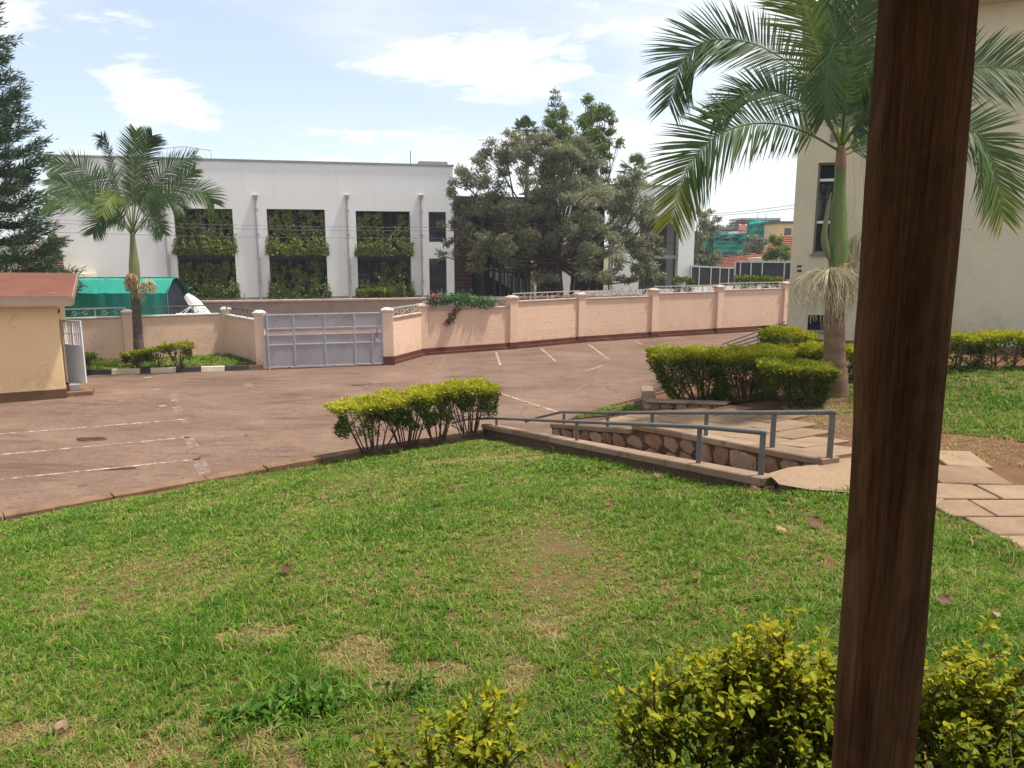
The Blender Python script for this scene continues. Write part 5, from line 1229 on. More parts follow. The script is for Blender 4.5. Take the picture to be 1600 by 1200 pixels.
ly_ = 30.0
lb_ = at(219, 572, z=.13); ly_ = lb_.y
lp_ = thing('palm_tree', 'grey trunked palm with dusty green fronds on the left verge', 'palm', tuple(lb_), 'feather palms')
def LP(px, py, dy=0.0): return at(px, py, Y=ly_+dy)
trunk(lp_, 'trunk', [LP(219, 574), LP(216, 530), LP(213, 480), LP(211, 445)], [.22, .19, .165, .15, .135], 'palm_trunk_grey', rings=20, ringh=.008)
trunk(lp_, 'crownshaft', [LP(211, 448), LP(210, 425), LP(209, 405), LP(208, 385), LP(207, 365)], [.155, .19, .185, .14, .11, .08], 'crownshaft_dull')
LF = [([(207, 362, 0), (165, 305, .2), (125, 262, .5), (80, 256, .6)], .85, (0, -1, .5), .2), ([(207, 364, 0), (175, 328, -.3), (130, 300, -.6), (78, 280, -.7)], .85, (0, -1, .5), .3), ([(207, 366, 0), (180, 340, -.6), (140, 318, -1.0), (100, 312, -1.2), (70, 322, -1.3)], .8, (.1, -1, .6), .42),
      ([(207, 368, 0), (185, 345, -.8), (160, 342, -1.4), (145, 365, -1.8)], .7, (.3, -.8, .5), .12), ([(207, 360, 0), (182, 295, .3), (172, 245, .4), (160, 214, .3), (156, 228, .1)], .42, (-.5, -1, 0), .1), ([(207, 358, 0), (207, 290, -.1), (209, 240, -.1), (213, 205, 0)], .8, (0, -1, .15), .58),
      ([(208, 358, 0), (216, 285, .3), (226, 235, .4), (238, 212, .4)], .8, (.3, -1, .1), .2), ([(208, 360, 0), (232, 305, .2), (258, 268, .3), (305, 243, .3)], .85, (0, -1, .4), .26), ([(208, 363, 0), (240, 320, .6), (275, 292, .9), (305, 265, 1.1)], .8, (0, -1, .4), .34),
      ([(208, 366, 0), (245, 325, -.4), (285, 303, -.8), (318, 302, -.9), (334, 318, -.9)], .8, (-.1, -1, .6), .32), ([(208, 368, 0), (228, 345, -.7), (245, 345, -1.2), (255, 365, -1.5)], .65, (-.3, -.8, .5), .14), ([(207, 362, 0), (195, 322, -.8), (178, 308, -1.3), (166, 318, -1.7), (160, 335, -1.9)], .5, (.6, -.5, .5), .74),
      ([(208, 362, 0), (220, 315, -.7), (228, 300, -1.2), (240, 312, -1.7), (250, 340, -1.9)], .6, (-.6, -.5, .5), .2), ([(207, 360, 0), (195, 300, .8), (165, 275, 1.5), (125, 285, 2.0)], .8, (0, -.7, .8), .15), ([(208, 360, 0), (215, 300, 1.0), (250, 300, 1.8), (285, 325, 2.2)], .8, (0, -.7, .8), .15)]
for ct, ll, nm, tn_ in LF:
    frond('frond', lp_, [LP(*c) for c in ct], ll*1.08, nm, tint=tn_*.8, tipyel=.1, nl=92, rr=.024, droop=.14, wid=.032, start=.18)
strands('flower_broom', lp_, LP(205, 432, -.2), 120, .75, .22, 'flower_brown', .012, .12); strands('flower_broom', lp_, LP(232, 440, -.1), 80, .55, .25, 'flower_cream', .011, .1)
strands('flower_broom', lp_, LP(216, 445, -.1), 50, .8, .25, 'creeper_leaf' if False else 'flower_cream', .008, .1)

# ------------------------------------------------------------------ conifer at the left edge
def conifer(label, base, h, r, tiers, per, needles, group=None, droop=.1, up=.25, nsize=.16, name='conifer_tree', prof=None, density=1.0):
    o = thing(name, label, 'tree', tuple(base), group)
    bx, by, bz = base; mb = MB(); mb.tube([(bx, by, bz-.1), (bx, by, bz+h*.5), (bx, by, bz+h)], [r*.06, r*.04, .02], 10); 
    P, Dd, T = [], [], []; bm_ = MB()
    for k in range(tiers):
        t = (k+.5)/tiers; z = bz+h*(.08+.90*t); R_ = r*(prof(t) if prof else (1-t)**.75)+.15
        for j in range(per):
            a = j/per*6.283+k*1.1+rnd.uniform(-.25, .25); L = R_*rnd.uniform(.8, 1.12)
            pts = [Vector((bx+math.cos(a)*L*f, by+math.sin(a)*L*f, z-droop*L*math.sin(f*math.pi*.8)+up*L*f**2.5+rnd.gauss(0, .03))) for f in (0, .2, .4, .6, .8, 1)]
            bm_.tube(pts, [.05*R_/3+.01, .035*R_/3+.008, .02, .015, .01, .006], 4, cap=False)
            m = int(needles*L*density)
            f = np.sqrt(nrg.random(m))*.92+.08; ii = np.minimum((f*5).astype(int), 4); ff = f*5-ii
            A_ = np.array([p[:] for p in pts]); c = A_[ii]*(1-ff)[:, None]+A_[ii+1]*ff[:, None]
            tw = nrg.normal(size=(m, 3))*np.array([.16, .16, .055])*(0.5+L*.16)
            tang = np.array([math.cos(a), math.sin(a), .25])
            P.append(c+tw); Dd.append(np.tile(tang, (m, 1))*1.3+unit(tw)*.8+np.array([0, 0, .35])); T.append(np.clip(.25+.45*f+.2*nrg.normal(size=m), 0, 1))
    P = np.concatenate(P); Dd = np.concatenate(Dd); T = np.concatenate(T)
    v, q, tt = leaves(P, nsize, T, out=unit(Dd)*1.6, aspect=.16, up_bias=.1, fold=.02)
    np_mesh('foliage', v, q, tt, 'pine_needle', o); mb.build('trunk', 'bark', o); bm_.build('branches', 'bark_dark', o)
    return o
pc = at(-25, 500, Y=33.5)
conifer('tall dark conifer with upswept tiers at the left edge', (pc.x, pc.y, 0), 22, 3.45, 27, 12, 150, prof=lambda t: (1-t)**.62*.98, nsize=.24, droop=.14, up=.30)
pn = at(865, 400, Y=66); pz = at(865, 133, Y=66).z
conifer('slender conifer tip rising behind the big tree', (pn.x, pn.y, 0), pz, 2.7, 30, 6, 60, prof=lambda t: (1-t)**.8, droop=-.05, up=.3, nsize=.3, density=1)

# ------------------------------------------------------------------ broad trees
def broad_tree(label, base, Y, circles, nleaf, size, mat, group=None, depth=2.6, name='broad_tree', clump=.34, stems=3, tr=.22, aspect=.34, gap=.0, twig=True, per=7):
    o = thing(name, label, 'tree', tuple(base), group)
    tot = sum(c[2]**2 for c in circles); P, T = [], []; wood = MB()
    hub = [Vector(base)+Vector((rnd.uniform(-.5, .5), rnd.uniform(-.4, .4), .40*(at(circles[0][0], circles[0][1], Y=Y).z-base[2]))) for _ in range(stems)]
    tk = MB()
    for hb in hub: branch_to(tk, base, hb, tr, tr*.7, 0, 5, .05, 9)
    for (px, py, pr) in circles:
        dy = rnd.uniform(-1, 1)*depth*(.35+.65*min(1, pr/50)); c = at(px, py, Y=Y+dy); rw_ = pr/FPX*(Y+dy)
        hb = min(hub, key=lambda q: (q-c).length+rnd.uniform(0, 1.5)); lp = branch_to(wood, hb, c, tr*.38, tr*.10, -.05, 7, .09, 6)
        k = max(3, int(per*(rw_/1.2)))
        for _ in range(k):
            d = Vector((rnd.gauss(0, 1), rnd.gauss(0, 1), rnd.gauss(0, .8))); d = d.normalized()*rw_*rnd.uniform(.35, .98)
            cc = c+d; rc = clump*rw_*rnd.uniform(.6, 1.2)+.12
            if twig: branch_to(wood, lp[-2 if rnd.random() < .6 else -3], cc, tr*.09, tr*.03, .03, 3, .08, 4)
            m = int(nleaf*pr**2/tot/k); q = nrg.normal(size=(m, 3)); q = unit(q)*(nrg.random((m, 1))**.5)*rc; q[:, 2] *= .62
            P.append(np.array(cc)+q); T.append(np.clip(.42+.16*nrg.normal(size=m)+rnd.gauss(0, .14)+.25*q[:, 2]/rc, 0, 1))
    P = np.concatenate(P); T = np.concatenate(T)
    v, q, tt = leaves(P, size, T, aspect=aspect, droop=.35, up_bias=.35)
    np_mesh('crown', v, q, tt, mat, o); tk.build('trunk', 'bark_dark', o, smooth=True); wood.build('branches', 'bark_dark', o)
    return o
TY = 48.5
base = at(862, 520, Y=TY); base.z = 0
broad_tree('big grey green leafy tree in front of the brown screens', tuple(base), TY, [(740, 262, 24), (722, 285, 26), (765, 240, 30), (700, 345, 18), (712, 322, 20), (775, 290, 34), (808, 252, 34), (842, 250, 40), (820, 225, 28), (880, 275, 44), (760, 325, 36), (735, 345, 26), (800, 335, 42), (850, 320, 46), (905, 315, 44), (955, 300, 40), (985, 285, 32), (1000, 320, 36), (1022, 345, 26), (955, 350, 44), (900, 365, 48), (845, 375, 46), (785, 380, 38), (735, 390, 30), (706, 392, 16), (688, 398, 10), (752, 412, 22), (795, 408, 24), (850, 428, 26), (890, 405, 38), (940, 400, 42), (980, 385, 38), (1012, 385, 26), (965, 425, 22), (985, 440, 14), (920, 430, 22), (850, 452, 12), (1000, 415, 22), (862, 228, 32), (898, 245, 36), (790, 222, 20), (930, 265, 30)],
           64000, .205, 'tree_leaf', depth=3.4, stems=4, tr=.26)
TY2 = 53
base = at(880, 520, Y=TY2); base.z = 0
broad_tree('taller greener tree top rising behind the big grey tree', tuple(base), TY2, [(895, 205, 36), (925, 180, 26), (945, 185, 20), (870, 205, 22), (900, 240, 38), (935, 225, 28), (872, 178, 12), (915, 162, 12), (950, 205, 14), (965, 222, 10), (905, 275, 34), (870, 245, 28), (940, 255, 20)], 17000, .22, 'tree_leaf_bright', depth=2.0, stems=2, tr=.2)
base = at(1012, 470, Y=52.5); base.z = 0
broad_tree('small leafy tree before the right wing of the white building', tuple(base), 52.5, [(1010, 420, 20), (1025, 435, 14), (1000, 400, 18), (1020, 395, 14), (1015, 440, 12)], 2600, .2, 'tree_leaf', depth=.8, stems=1, tr=.1)
base = at(1100, 470, Y=74); base.z = 0
broad_tree('rounded grey green tree right of the white building', tuple(base), 74, [(1095, 350, 18), (1108, 338, 14), (1112, 365, 14), (1098, 375, 20), (1090, 395, 20), (1110, 395, 16), (1100, 412, 18), (1088, 330, 14), (1118, 352, 8), (1125, 400, 12)], 6500, .27, 'tree_leaf', depth=2, stems=2, tr=.2)
base = at(1182, 470, Y=95); base.z = 0
broad_tree('soft grey tree in front of the netted building', tuple(base), 95, [(1175, 385, 14), (1190, 378, 12), (1165, 395, 11), (1185, 395, 12), (1172, 372, 8)], 2400, .34, 'tree_leaf', depth=2, stems=2, tr=.2)
base = at(1218, 470, Y=66); base.z = 0
broad_tree('dark green tree beside the beige building corner', tuple(base), 66, [(1215, 372, 10), (1222, 388, 14), (1212, 395, 13), (1228, 402, 12), (1205, 402, 10), (1196, 400, 6)], 3000, .26, 'tree_leaf_bright', depth=1.2, stems=2, tr=.14)
base = at(80, 470, Y=47); base.z = 0
broad_tree('small green tree between the conifer and the white building', tuple(base), 44, [(78, 385, 12), (84, 372, 9), (72, 395, 10)], 1500, .2, 'tree_leaf_bright', depth=.6, stems=1, tr=.1)
# far tree line on the ridge
for i, (px, py, pr, lb) in enumerate(((1140, 357, 7, 'hazy far tree left of the tall netted tower'), (1148, 350, 5, 'hazy far tree just beside the netted tower roof'), (1128, 358, 4, 'tiny hazy tree on the far skyline'))):
    base = at(px, 420, Y=230); base.z = 0
    broad_tree(lb, tuple(base), 230, [(px, py, pr), (px+pr*.8, py+pr, pr*.9), (px-pr*.8, py+pr, pr*.9)], 700, .9, 'tree_leaf', 'far skyline trees', depth=2, stems=1, tr=.4)

def fan_palm(label, px, py, Y, rpx, group):
    c = at(px, py, Y=Y); o = thing('fan_palm', label, 'palm', (c.x, c.y, 0), group); r = rpx/FPX*Y
    MB().tube([(c.x, c.y, 0), (c.x+.1, c.y, c.z)], [.2, .14], 8).build('trunk', 'bark', o)
    for i in range(26):
        a = rnd.uniform(0, 6.283); el = rnd.uniform(-.35, 1.35); d = Vector((math.cos(a)*math.cos(el), math.sin(a)*math.cos(el), math.sin(el)))
        e = c+d*r*.55; mb = MB(); mb.tube([c, e], [.02, .015], 4, cap=False); s = d.cross(Vector((0, 0, 1))).normalized() if abs(d.z) < .98 else Vector((1, 0, 0)); u_ = s.cross(d)
        T = [.4]*len(mb.v)
        for k in range(17):
            b_ = (k/16-.5)*3.6; dd = (d*math.cos(b_)+s*math.sin(b_)).normalized()*r*.5*(.75+.25*math.cos(b_)); w = u_*.02+s.cross(dd).normalized().cross(dd).normalized()*.05
            mb.add([e, e+dd*.5+w, e+dd+Vector((0, 0, -.12*r*abs(math.sin(b_)))), e+dd*.5-w], [(0, 1, 2, 3)]); T += [min(1, max(0, rnd.gauss(.4, .12)))]*4
        mb.build('fan', 'frond', o, tint=T)
fan_palm('fan palm peeking above the left side of the big tree', 822, 204, 60, 24, 'fan palms behind the white building')
fan_palm('fan palm peeking above the right wing roof', 992, 268, 66, 30, 'fan palms behind the white building')

# ------------------------------------------------------------------ plants in the bays of the white building
CW = 'climbing plants in the white building bays'
names3 = ('leftmost', 'middle', 'right'); 
for i, (s0, s1, z0, z1) in enumerate(big):
    zm = lerp(z0, z1, .47)
    for lv, (za, zb, word) in enumerate(((z0, zm-.25, 'ground floor'), (zm+.1, z1, 'upper floor'))):
        o = thing('climbing_plant', 'green climbing plant filling the %s opening of the %s white bay' % (word, names3[i]), 'plant', tuple(Wf((s0+s1)/2, .3, za)), CW)
        n = 8600; S, Z, Dp = [], [], []
        # dense hedge at the foot
        m = int(n*.42); a_ = nrg.uniform(s0-.15, s1+.15, m); b_ = za+.05+np.abs(nrg.normal(size=m))*.42*(1+.4*vnoise(a_*3, a_*0+i, 1.0)); S.append(a_); Z.append(b_); Dp.append(nrg.uniform(-.25, .10, m))
        # upright curtains of different height and density
        cols_ = 9
        for k in range(cols_):
            dens = [.9, .85, 1, .95, 1, 1, .9, 1, .9][k] if i == 0 else (([1, 1, 1, .95, .3, .7, .9, .8, .7] if lv else [.9, .4, .7, .9, .8, .5, .7, .7, .5]) if i == 1 else ([1, 1, .95, .7, .1, .05, .3, .7, .5] if lv else [.12, .1, .1, .3, .9, 1, 1, .95, .5]))[k]
            top = lerp(za, zb, min(1.0, rnd.uniform(.86, 1.04) if dens > .55 else rnd.uniform(.5, .9)))
            m = int(n*.85/cols_*dens*(.8 if lv == 0 else 1)); w_ = (s1-s0)/cols_
            a_ = s0+(k+.5)*w_+nrg.normal(size=m)*w_*.36; b_ = za+(top-za)*nrg.random(m)**.9; S.append(a_); Z.append(b_); Dp.append(.12+.24*nrg.random(m))
        S, Z, Dp = map(np.concatenate, (S, Z, Dp)); S = np.where(Dp < .11, S.clip(s0-.12, s1+.12), S.clip(s0+.03, s1-.03)); Dp = np.where((S < s0) | (S > s1), -.10, Dp)
        P = np.array(u0)+S[:, None]*np.array(ud)-Dp[:, None]*np.array(un); P[:, 2] = Z
        hv = vnoise(S*2.2+i*7, Z*1.6, 1.5); keep = hv > np.where(Dp < .11, -.9, -.42); P = P[keep]; hv = hv[keep]
        T = np.clip(.42+.2*nrg.normal(size=len(P))+.12*hv+(.08 if lv else -.05)-(.22 if (i == 0 and lv == 1) else 0)*(S[keep] < lerp(s0, s1, .42)), 0, 1)
        v, q, tt = leaves(P, .155, T, aspect=.45, droop=.3, up_bias=.2, out=np.tile(np.array(un)*.6, (len(P), 1)))
        np_mesh('foliage', v, q, tt, 'creeper_leaf', o)
        mb = MB()
        for k in range(14):
            s = rnd.uniform(s0+.1, s1-.1); branch_to(mb, Wf(s, .45, za), Wf(s+rnd.uniform(-.15, .15), .5, lerp(za, zb, rnd.uniform(.6, .97))), .022, .01, 0, 5, .02, 4)
        mb.build('stems', 'bark', o)
# reddish bare canes in the third bay
# bougainvillea lying over the boundary wall
vn = thing('bougainvillea', 'bougainvillea trailing over the peach wall with pink bracts', 'vine', tuple(at(730, 475, Y=34.3)))
def VP(px, py, d=0): 
    p0, p1 = Vector((-3.96, 33.1, 0)), Vector((0, 35.3, 0)); r = ray(px, py); nn_ = Vector((p1.y-p0.y, -(p1.x-p0.x), 0)).normalized(); c = Vector((0, 0, CAM_Z)); o_ = p0+nn_*(.16+d)
    return c+r*((o_-c).dot(nn_)/r.dot(nn_))
P, T = [], []
for px in range(672, 772, 3):
    f = (px-672)/100; m = 62
    for _ in range(m):
        P.append(VP(px+rnd.gauss(0, 3), 469+rnd.gauss(0, 4.2)-2*math.sin(f*3.1)+(4 if f > .6 else 0), rnd.uniform(-.45, .15))); T.append(min(1, max(0, rnd.gauss(.5, .25))))
trail = [(718, 478), (712, 486), (706, 494), (703, 499), (699, 505)]
mb = MB(); tp = smooth_path([VP(*t, .06) for t in trail], 14); mb.tube(tp, .014, 5); FP = []
for p in tp:
    for _ in range(15): P.append(p+Vector((rnd.gauss(0, .07), rnd.gauss(0, .04), rnd.gauss(0, .07)))); T.append(rnd.uniform(0, .6))
    for _ in range(9): FP.append(p+Vector((rnd.gauss(0, .07), -.04+rnd.gauss(0, .04), rnd.gauss(0, .07))))
for _ in range(90): FP.append(VP(rnd.gauss(681, 4), 466+rnd.gauss(0, 3), rnd.uniform(0, .2)))
for _ in range(14): branch_to(mb, VP(rnd.uniform(680, 760), 472, -.1), VP(rnd.uniform(680, 765), 466, rnd.uniform(-.3, .15)), .012, .005, 0, 4, .08, 4)
P = np.array([p[:] for p in P]); v, q, tt = leaves(P, .12, np.array(T), aspect=.55); np_mesh('foliage', v, q, tt, 'vine_leaf', vn)
FP = np.array([p[:] for p in FP]); v, q, tt = leaves(FP, .09, nrg.random(len(FP)), aspect=.7); np_mesh('bracts', v, q, tt, 'vine_flower', vn)
mb.build('stems', 'stem', vn)
# undergrowth on the street wall foot under the white building and along the far right wall
for i, (px, py, Y, w, lb) in enumerate(((600, 462, 46, .9, 'weedy bush at the foot of the third white bay'), (575, 464, 46, .7, 'small weedy bush left of the wire post'), (1165, 446, 52, 1.0, 'low bush under the black panels, left'), (1200, 446, 54, 1.0, 'low bush under the black panels, right'), (1068, 449, 50, .8, 'low bush beside the corner of the right wing'))):
    p = at(px, py, Y=Y); shrub(lb, (p.x, p.y, 1.0 if i < 2 else 1.2), max(.5, p.z+.35-1.0), (w, .5), .8, 900, .16, 'bushes beyond the boundary wall', yel=.25, flat=.2, t0=.2, nst=6)

# ------------------------------------------------------------------ things far off at the right
def screen_fence(label, p, q, zt0, zt1, zb, posts):
    F, L = frame((p.x, p.y), (q.x, q.y)); o = thing('panel_fence', label, 'fence', tuple(F(0, 0, 0)), 'black panel fences')
    n = len(posts)-1
    zt = lambda s: lerp(zt0, zt1, s/L)
    for a, b in zip(posts, posts[1:]):
        MB().hexa([F(a*L+.04, -.02, zb), F(b*L-.04, -.02, zb), F(b*L-.04, .02, zb), F(a*L+.04, .02, zb), F(a*L+.04, -.02, zt(a*L)-.1), F(b*L-.04, -.02, zt(b*L)-.1), F(b*L-.04, .02, zt(b*L)-.1), F(a*L+.04, .02, zt(a*L)-.1)]).build('panel', 'black_panel', o)
    for a in posts: MB().fbox(F, a*L-.05, a*L+.05, -.05, .06, 0, zt(a*L)+.0).build('post', 'pipe_grey', o)
    MB().hexa([F(-.05, -.04, zt0-.098), F(L+.05, -.04, zt1-.098), F(L+.05, .05, zt1-.098), F(-.05, .05, zt0-.098), F(-.05, -.04, zt0+.02), F(L+.05, -.04, zt1+.02), F(L+.05, .05, zt1+.02), F(-.05, .05, zt0+.02)]).build('top_rail', 'pipe_grey', o)
    MB().fbox(F, 0, L, -.06, .07, 0, zb-.01).build('base', 'white_wall', o)
a, b = at(1080, 415, Y=58), at(1147, 418, Y=60); screen_fence('black panel fence, lower left stretch beside the white building', a, b, a.z, b.z, at(0, 448, Y=58).z, [0, .18, .45, .66, .87, 1])
a, b = at(1149, 408, Y=60), at(1236, 409, Y=61); screen_fence('taller black panel fence in front of the red tiled roof', a, b, a.z, b.z, at(0, 445, Y=60).z, [0, .09, .28, .48, .88, 1])
def tiled_roof(o, p00, p10, p11, p01, rows):
    """hipped roof face with stepped tile courses"""
    n = rows; m = MB()
    nr = (p10-p00).cross(p01-p00).normalized()
    for i in range(n):
        t0_, t1_ = i/n, (i+1)/n; a, b = p00.lerp(p01, t0_), p10.lerp(p11, t0_); c, d = p10.lerp(p11, t1_), p00.lerp(p01, t1_)
        m.add([a+nr*.10, b+nr*.10, c+nr*.01, d+nr*.01, a-nr*.02, b-nr*.02], [(0, 1, 2, 3), (0, 4, 5, 1)])
    r = m.build('tile_courses', 'roof_tile', o); r['kind'] = 'stuff'
    return r
hy = 84; ho = thing('tiled_house', 'low house with orange red tiled hip roof behind the black fence', 'house', (at(1160, 420, Y=hy).x, hy, 0))
tiled_roof(ho, at(1118, 421, Y=hy), at(1205, 421, Y=hy), at(1195, 397, Y=hy+4), at(1122, 403, Y=hy+4), 9)
tiled_roof(ho, at(1163, 409, Y=hy-.5), at(1192, 409, Y=hy-.5), at(1181, 396, Y=hy+2), at(1173, 396, Y=hy+2), 5)
a, b = at(1122, 421, Y=hy+.5), at(1200, 421, Y=hy+.5); MB().box(a.x, b.x, hy+.5, hy+9, 0, a.z-.05).build('wall', 'beige_wall', ho)
h2 = thing('tiled_house', 'steep orange red tiled gable beside the dark green tree', 'house', (at(1205, 420, Y=78).x, 78, 0))
tiled_roof(h2, at(1190, 402, Y=78), at(1240, 402, Y=78), at(1240, 368, Y=81), at(1209, 368, Y=81), 10)
a, b = at(1194, 402, Y=78.4), at(1240, 402, Y=78.4); MB().box(a.x, b.x, 78.4, 84, 0, a.z-.05).build('wall', 'beige_wall', h2)
# building wrapped in green safety net
ny = 120; nb = thing('netted_building', 'building under construction wrapped in green safety net', 'building', (at(1150, 420, Y=ny).x, ny, 0))
def NX(px): return at(px, 380, Y=ny).x
def NZ(py): return at(800, py, Y=ny).z
for x0, x1, zz in ((1092, 1172, 412), (1092, 1172, 397), (1092, 1172, 383), (1092, 1172, 365), (1166, 1217, 383), (1166, 1217, 364), (1166, 1217, 344)):
    MB().box(NX(x0), NX(x1), ny, ny+10+(x0 > 1100)*.01, NZ(zz)-.25, NZ(zz)).build('floor_slab', 'bare_concrete', nb)
for k, px in enumerate((1094, 1110, 1127, 1143, 1158, 1170, 1190, 1214)):
    MB().box(NX(px)-.25, NX(px)+.25, ny+.3, ny+.8, 0, NZ(366 if px < 1168 else 345)-.26).build('column', 'bare_concrete', nb)
MB().box(NX(1094), NX(1215), ny+3, ny+3.2, 0, NZ(366)-.3).build('back_wall', 'bare_concrete', nb)
def net(x0, x1, yt, yb, sag, holes=0, seed=0):
    r = random.Random(seed); V, Fc = [], []; nx, nz2 = 26, 12
    for i in range(nx+1):
        for k in range(nz2+1):
            u_, w_ = i/nx, k/nz2; px = lerp(x0, x1, u_); py = lerp(yt+sag*.4*math.sin(u_*9+seed), yb+sag*math.sin(u_*7+seed)+sag*.5*math.sin(u_*17), w_)
            V.append((NX(px), ny-.35+.22*math.sin(u_*21+w_*4+seed)+.15*math.sin(w_*15+u_*6), NZ(py)))
    for i in range(nx):
        for k in range(nz2):
            Fc.append((i*(nz2+1)+k, (i+1)*(nz2+1)+k, (i+1)*(nz2+1)+k+1, i*(nz2+1)+k+1))
    MB().add(V, Fc).build('safety_net', 'net', nb)
net(1092, 1168, 366, 373, 1.0, seed=1); net(1092, 1168, 376, 395, 1.6, seed=2); net(1092, 1125, 374, 377, 1, seed=8); net(1152, 1168, 372, 380, 1, seed=9); net(1092, 1168, 403, 414, 1.2, seed=3); net(1167, 1216, 344, 371, 1.4, seed=4)
MB().box(NX(1160), NX(1221), ny+1, ny+8, NZ(343), NZ(340)).build('parapet', 'pipe_grey', nb)
for px in (1188, 1201): MB().tube([(NX(px), ny+2, NZ(341)), (NX(px), ny+2, NZ(333))], .04, 5).build('mast', 'wire', nb)
MB().box(NX(1122), NX(1167), ny+1.5, ny+9, NZ(364)+.5, NZ(359)).build('roof_canopy', 'brown_roof', nb)
cb = thing('cream_building', 'cream block showing right of the green netted tower', 'building', (at(1225, 420, Y=112).x, 112, 0))
a, b = at(1216, 349, Y=112), at(1262, 349, Y=112); MB().box(a.x, b.x, 112, 118, 0, a.z).build('wall', 'guard_wall', cb)
MB().box(a.x-.3, b.x, 111.7, 118.2, a.z+.001, a.z+.3).build('roof', 'brown_roof', cb)
for px, py in ((1231, 362), (1231, 375)): c = at(px, py, Y=111.98); MB().box(c.x-.5, c.x+.5, 111.96, 111.999, c.z-.5, c.z+.5).build('window', 'glass_dark', cb)
fy = 190
fb = thing('far_building', 'distant pale grey building on the skyline left of the netted tower', 'building', (at(1130, 400, Y=fy).x, fy, 0))
a, b = at(1118, 352, Y=fy), at(1146, 352, Y=fy); MB().box(a.x, b.x, fy, fy+12, 0, at(0, 356, Y=fy).z).build('wall', 'bare_concrete', fb)
MB().box(a.x-.4, b.x+.4, fy-.4, fy+12.4, at(0, 356, Y=fy).z+.001, at(0, 355, Y=fy).z).build('roof', 'grey_trim', fb)
fr_ = thing('far_roof_house', 'distant house with small red hip roof beside the netted tower', 'house', (at(1160, 400, Y=160).x, 160, 0))
tiled_roof(fr_, at(1152, 361, Y=160), at(1170, 361, Y=160), at(1164, 348, Y=165), at(1159, 348, Y=165), 5)
a, b = at(1154, 361, Y=160.5), at(1168, 361, Y=160.5); MB().box(a.x, b.x, 160.5, 168, 0, a.z).build('wall', 'white_wall', fr_)
# brown hut roof behind the conifer
hb_ = thing('brown_roof_house', 'house with brown tiled roof half hidden behind the conifer', 'house', (at(70, 420, Y=46).x, 46, 0))
p00, p10, p11, p01 = at(20, 428, Y=45), at(101, 424, Y=45), at(97, 391, Y=48), at(48, 389, Y=48)
r = tiled_roof(hb_, p00, p10, p11, p01, 9); r.data.materials[0] = MATS['brown_roof']
MB().box(p00.x+.3, p10.x-.2, 45.4, 50, 0, min(p00.z, p10.z)-.05).build('wall', 'beige_wall', hb_)
# low hills closing the horizon
hv, hf_ = [], []; NHX = 60
for i in range(NHX+1):
    x = lerp(-295, 295, i/NHX); hgt = 4+4*(.5+.5*math.sin(i*.31))+1.5*math.sin(i*.9)
    hv += [(x, 300, -.5), (x, 350, max(4, hgt)), (x, 410, -.5)]
for i in range(NHX):
    for k in range(2): hf_.append((i*3+k, (i+1)*3+k, (i+1)*3+k+1, i*3+k+1))
hl = MB().add(hv, hf_).build('hills', 'far_ground', org=(0, 350, 0), smooth=True); hl['kind'] = 'structure'
# overhead cables
for k, (ya, yb, lb) in enumerate(((339, 349, 'upper overhead cable across the white building'), (345, 354, 'middle overhead cable across the white building'), (360, 364, 'lower overhead cable across the white building'))):
    a, b = at(-120, ya-4, Y=43), at(1000, yb+4, Y=50)
    pts = [a.lerp(b, i/24)-Vector((0, 0, .35*math.sin(i/24*math.pi))) for i in range(25)]
    tag(MB().tube(pts, .011, 5, cap=False).build('overhead_cable', 'cable', org=tuple(a)), lb, 'cable', 'overhead cables')
for k, (ya, yb, lb) in enumerate(((336, 312, 'upper of the two cables beside the beige building'), (338, 318, 'lower of the two cables beside the beige building'))):
    a, b = at(1060, ya, Y=70), at(1290, yb, Y=60)
    pts = [a.lerp(b, i/12)-Vector((0, 0, .25*math.sin(i/12*math.pi))) for i in range(13)]
    tag(MB().tube(pts, .02, 5, cap=False).build('overhead_cable', 'cable', org=tuple(a)), lb, 'cable', 'overhead cables')

# ------------------------------------------------------------------ small things on the lawn
def tuft(label, px, py, n, L, spread, wid=.012, group='coarse grass tufts', up=.55):
    x, y = None, None
    p = at(px, py, z=1.0)
    for _ in range(12): p = at(px, py, z=gz_(p.x, p.y))
    o = thing('grass_tuft', label, 'grass tuft', tuple(p), group); mb = MB(); T = []
    for i in range(n):
        a = rnd.uniform(0, 6.283); l = L*rnd.uniform(.5, 1.1); e = rnd.uniform(up-.3, up+.5); d = Vector((math.cos(a), math.sin(a), 0)); sd = Vector((-d.y, d.x, 0))*wid*.5
        b = p+Vector((rnd.gauss(0, spread), rnd.gauss(0, spread), 0)); vs = []
        for t, w_ in ((0, .8), (.4, 1), (.75, .7), (1, .05)):
            c = b+d*l*t*math.cos(e)*(.6+.4*t)+Vector((0, 0, l*(math.sin(e)*t-.38*t*t))); vs += [c-sd*w_, c+sd*w_]
        mb.add(vs, [(0, 1, 3, 2), (2, 3, 5, 4), (4, 5, 7, 6)]); T += [min(1, max(0, rnd.gauss(.4, .25)))]*8
    mb.build('blades', 'weed_leaf', o, tint=T)
tuft('broad coarse grass tuft at the kerb, left', 108, 815, 70, .42, .16); tuft('coarse grass tuft at the kerb below the parking bays', 395, 752, 60, .40, .16)
tuft('coarse tuft in front of the worn soil patch', 640, 712, 40, .25, .3); tuft('upright grass tuft left of the bottom golden bush', 520, 1075, 16, .22, .03, .007, up=1.1); tuft('upright grass tuft in the lower middle of the lawn', 805, 1000, 14, .22, .04, .006, up=1.1)
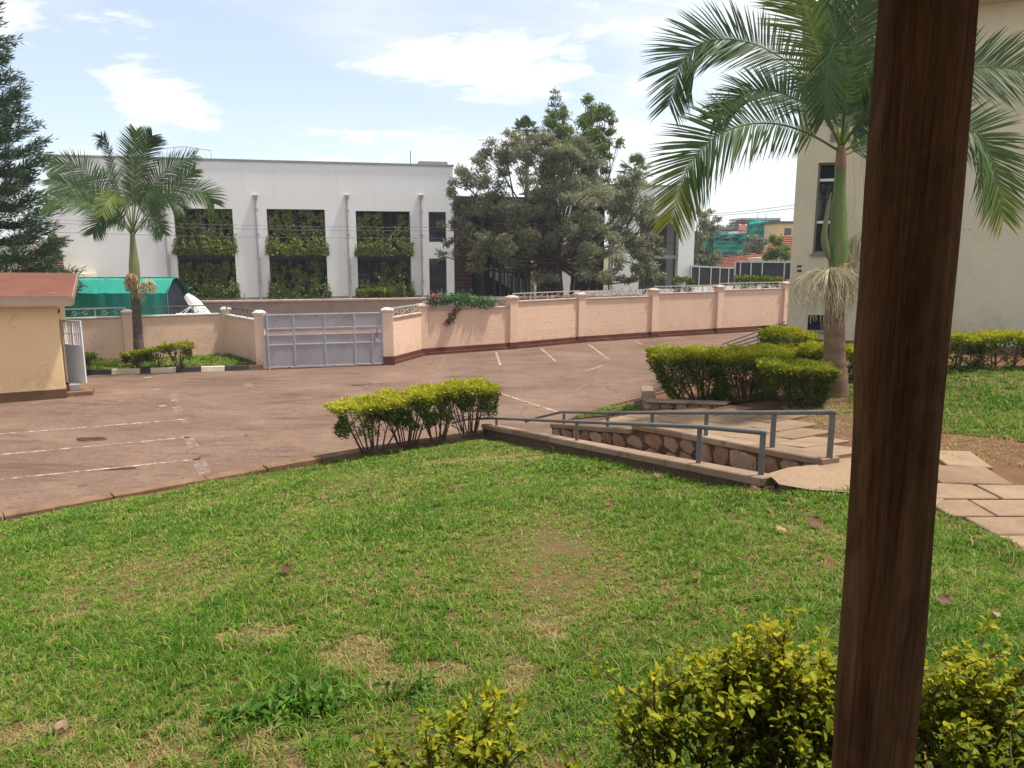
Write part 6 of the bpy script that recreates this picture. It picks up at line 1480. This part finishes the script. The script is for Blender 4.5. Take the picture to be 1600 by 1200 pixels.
tuft('upright grass tuft on the lower left lawn', 405, 1050, 12, .22, .03, .006, up=1.15); tuft('short upright tuft near the bottom edge', 340, 1170, 16, .16, .03, .007, up=1.0); tuft('leafy tuft right of the sparse bush', 930, 1120, 34, .15, .08, .008, up=.9); tuft('tall tuft at the left of the lawn bottom', 595, 1000, 12, .2, .03, .006, up=1.15)
def weed(label, px, py, n, size, spread):
    p = at(px, py, z=2.0)
    for _ in range(12): p = at(px, py, z=gz_(p.x, p.y))
    o = thing('broadleaf_weed', label, 'weed', tuple(p), 'broad leaved weeds')
    P = np.array(p)+np.stack([nrg.normal(size=n)*spread, nrg.normal(size=n)*spread*.7, .03+.05*nrg.random(n)], 1)
    v, q, tt = leaves(P, size, nrg.random(n)*.8, aspect=.36, up_bias=1.2, droop=-.1); np_mesh('foliage', v, q, tt, 'weed_leaf', o)
weed('patch of broad leaved weed near the bottom left', 480, 1115, 240, .075, .14); weed('broad leaved weed patch in the lower middle', 640, 1090, 90, .06, .1); weed('small broad leaved weed near the sparse bush', 360, 1130, 50, .06, .07)
def litter(label, px, py, size, t, upper=False):
    p = at(px, py, z=1.5)
    for _ in range(12): p = at(px, py, z=gz_(p.x, p.y)+.04)
    a = rnd.uniform(0, 3); d = Vector((math.cos(a), math.sin(a), .2))*size; s = Vector((-d.y, d.x, .1*size))*.55; mb = MB(); vs = []
    for f, w_, h in ((0, .1, 0), (.25, .8, .25), (.55, 1, .1), (.8, .6, .3), (1, .05, .5)):
        vs += [p+d*f-s*w_+Vector((0, 0, h*size*.6)), p+d*f+Vector((0, 0, h*size*.2)), p+d*f+s*w_+Vector((0, 0, h*size*.7))]
    k = [(3*i+j, 3*i+j+1, 3*i+j+4, 3*i+j+3) for i in range(4) for j in range(2)]
    o = mb.add(vs, k).build('fallen_leaf', 'litter_leaf', org=tuple(p), tint=[t]*15); tag(o, label, 'leaf', 'fallen leaves on the lawn')
for lb, px, py, s, t in (('curled brown fallen leaf on the lawn right of centre', 1273, 824, .14, .15), ('pale fallen leaf on the lawn left of the brown one', 1228, 831, .10, .95), ('dark curled leaf on the middle of the lawn', 448, 895, .10, .0), ('grey fallen leaf on the left lawn', 505, 780, .12, .35), ('brown fallen leaf near the ramp coping', 1028, 746, .10, .4),
                        ('brown fallen leaf right of the timber post', 1472, 945, .09, .2), ('pale leaf near the right end of the lawn', 1570, 966, .09, 1.0), ('small brown leaf in the upper lawn middle', 945, 790, .1, .25)): litter(lb, px, py, s, t)
p = at(95, 1138, z=2.2)
for _ in range(12): p = at(95, 1138, z=gz_(p.x, p.y)+.02)
rs_ = random.Random(4); bm = bmesh.new(); bmesh.ops.create_icosphere(bm, subdivisions=2, radius=1.0)
for v in bm.verts: v.co = Vector((v.co.x*.032, v.co.y*.045, v.co.z*.045))*(1+.18*rs_.uniform(-1, 1))
me = bpy.data.meshes.new('stone'); bm.to_mesh(me); bm.free(); me.materials.append(MATS['slab']); so = bpy.data.objects.new('stone', me); link(so, None, p); so.location = p; tag(so, 'pale rounded stone lying in the grass at lower left', 'stone')

# ------------------------------------------------------------------ thin humid haze
hz_m = bpy.data.materials.new('haze'); hz_m.use_nodes = True; hn = hz_m.node_tree; hn.nodes.clear()
pv = hn.nodes.new('ShaderNodeVolumePrincipled'); pv.inputs['Color'].default_value = (0.88, 0.93, 1.0, 1); pv.inputs['Density'].default_value = 0.0006; pv.inputs['Anisotropy'].default_value = 0.3
ho_ = hn.nodes.new('ShaderNodeOutputMaterial'); hn.links.new(pv.outputs[0], ho_.inputs['Volume'])
MATS['haze'] = hz_m
hzo = MB().box(-310, 310, -45, 430, -1.1, 25.5).build('haze', 'haze', org=(0, 0, 0)); tag(hzo, 'thin pale haze softening the far buildings', 'haze', kind='stuff')
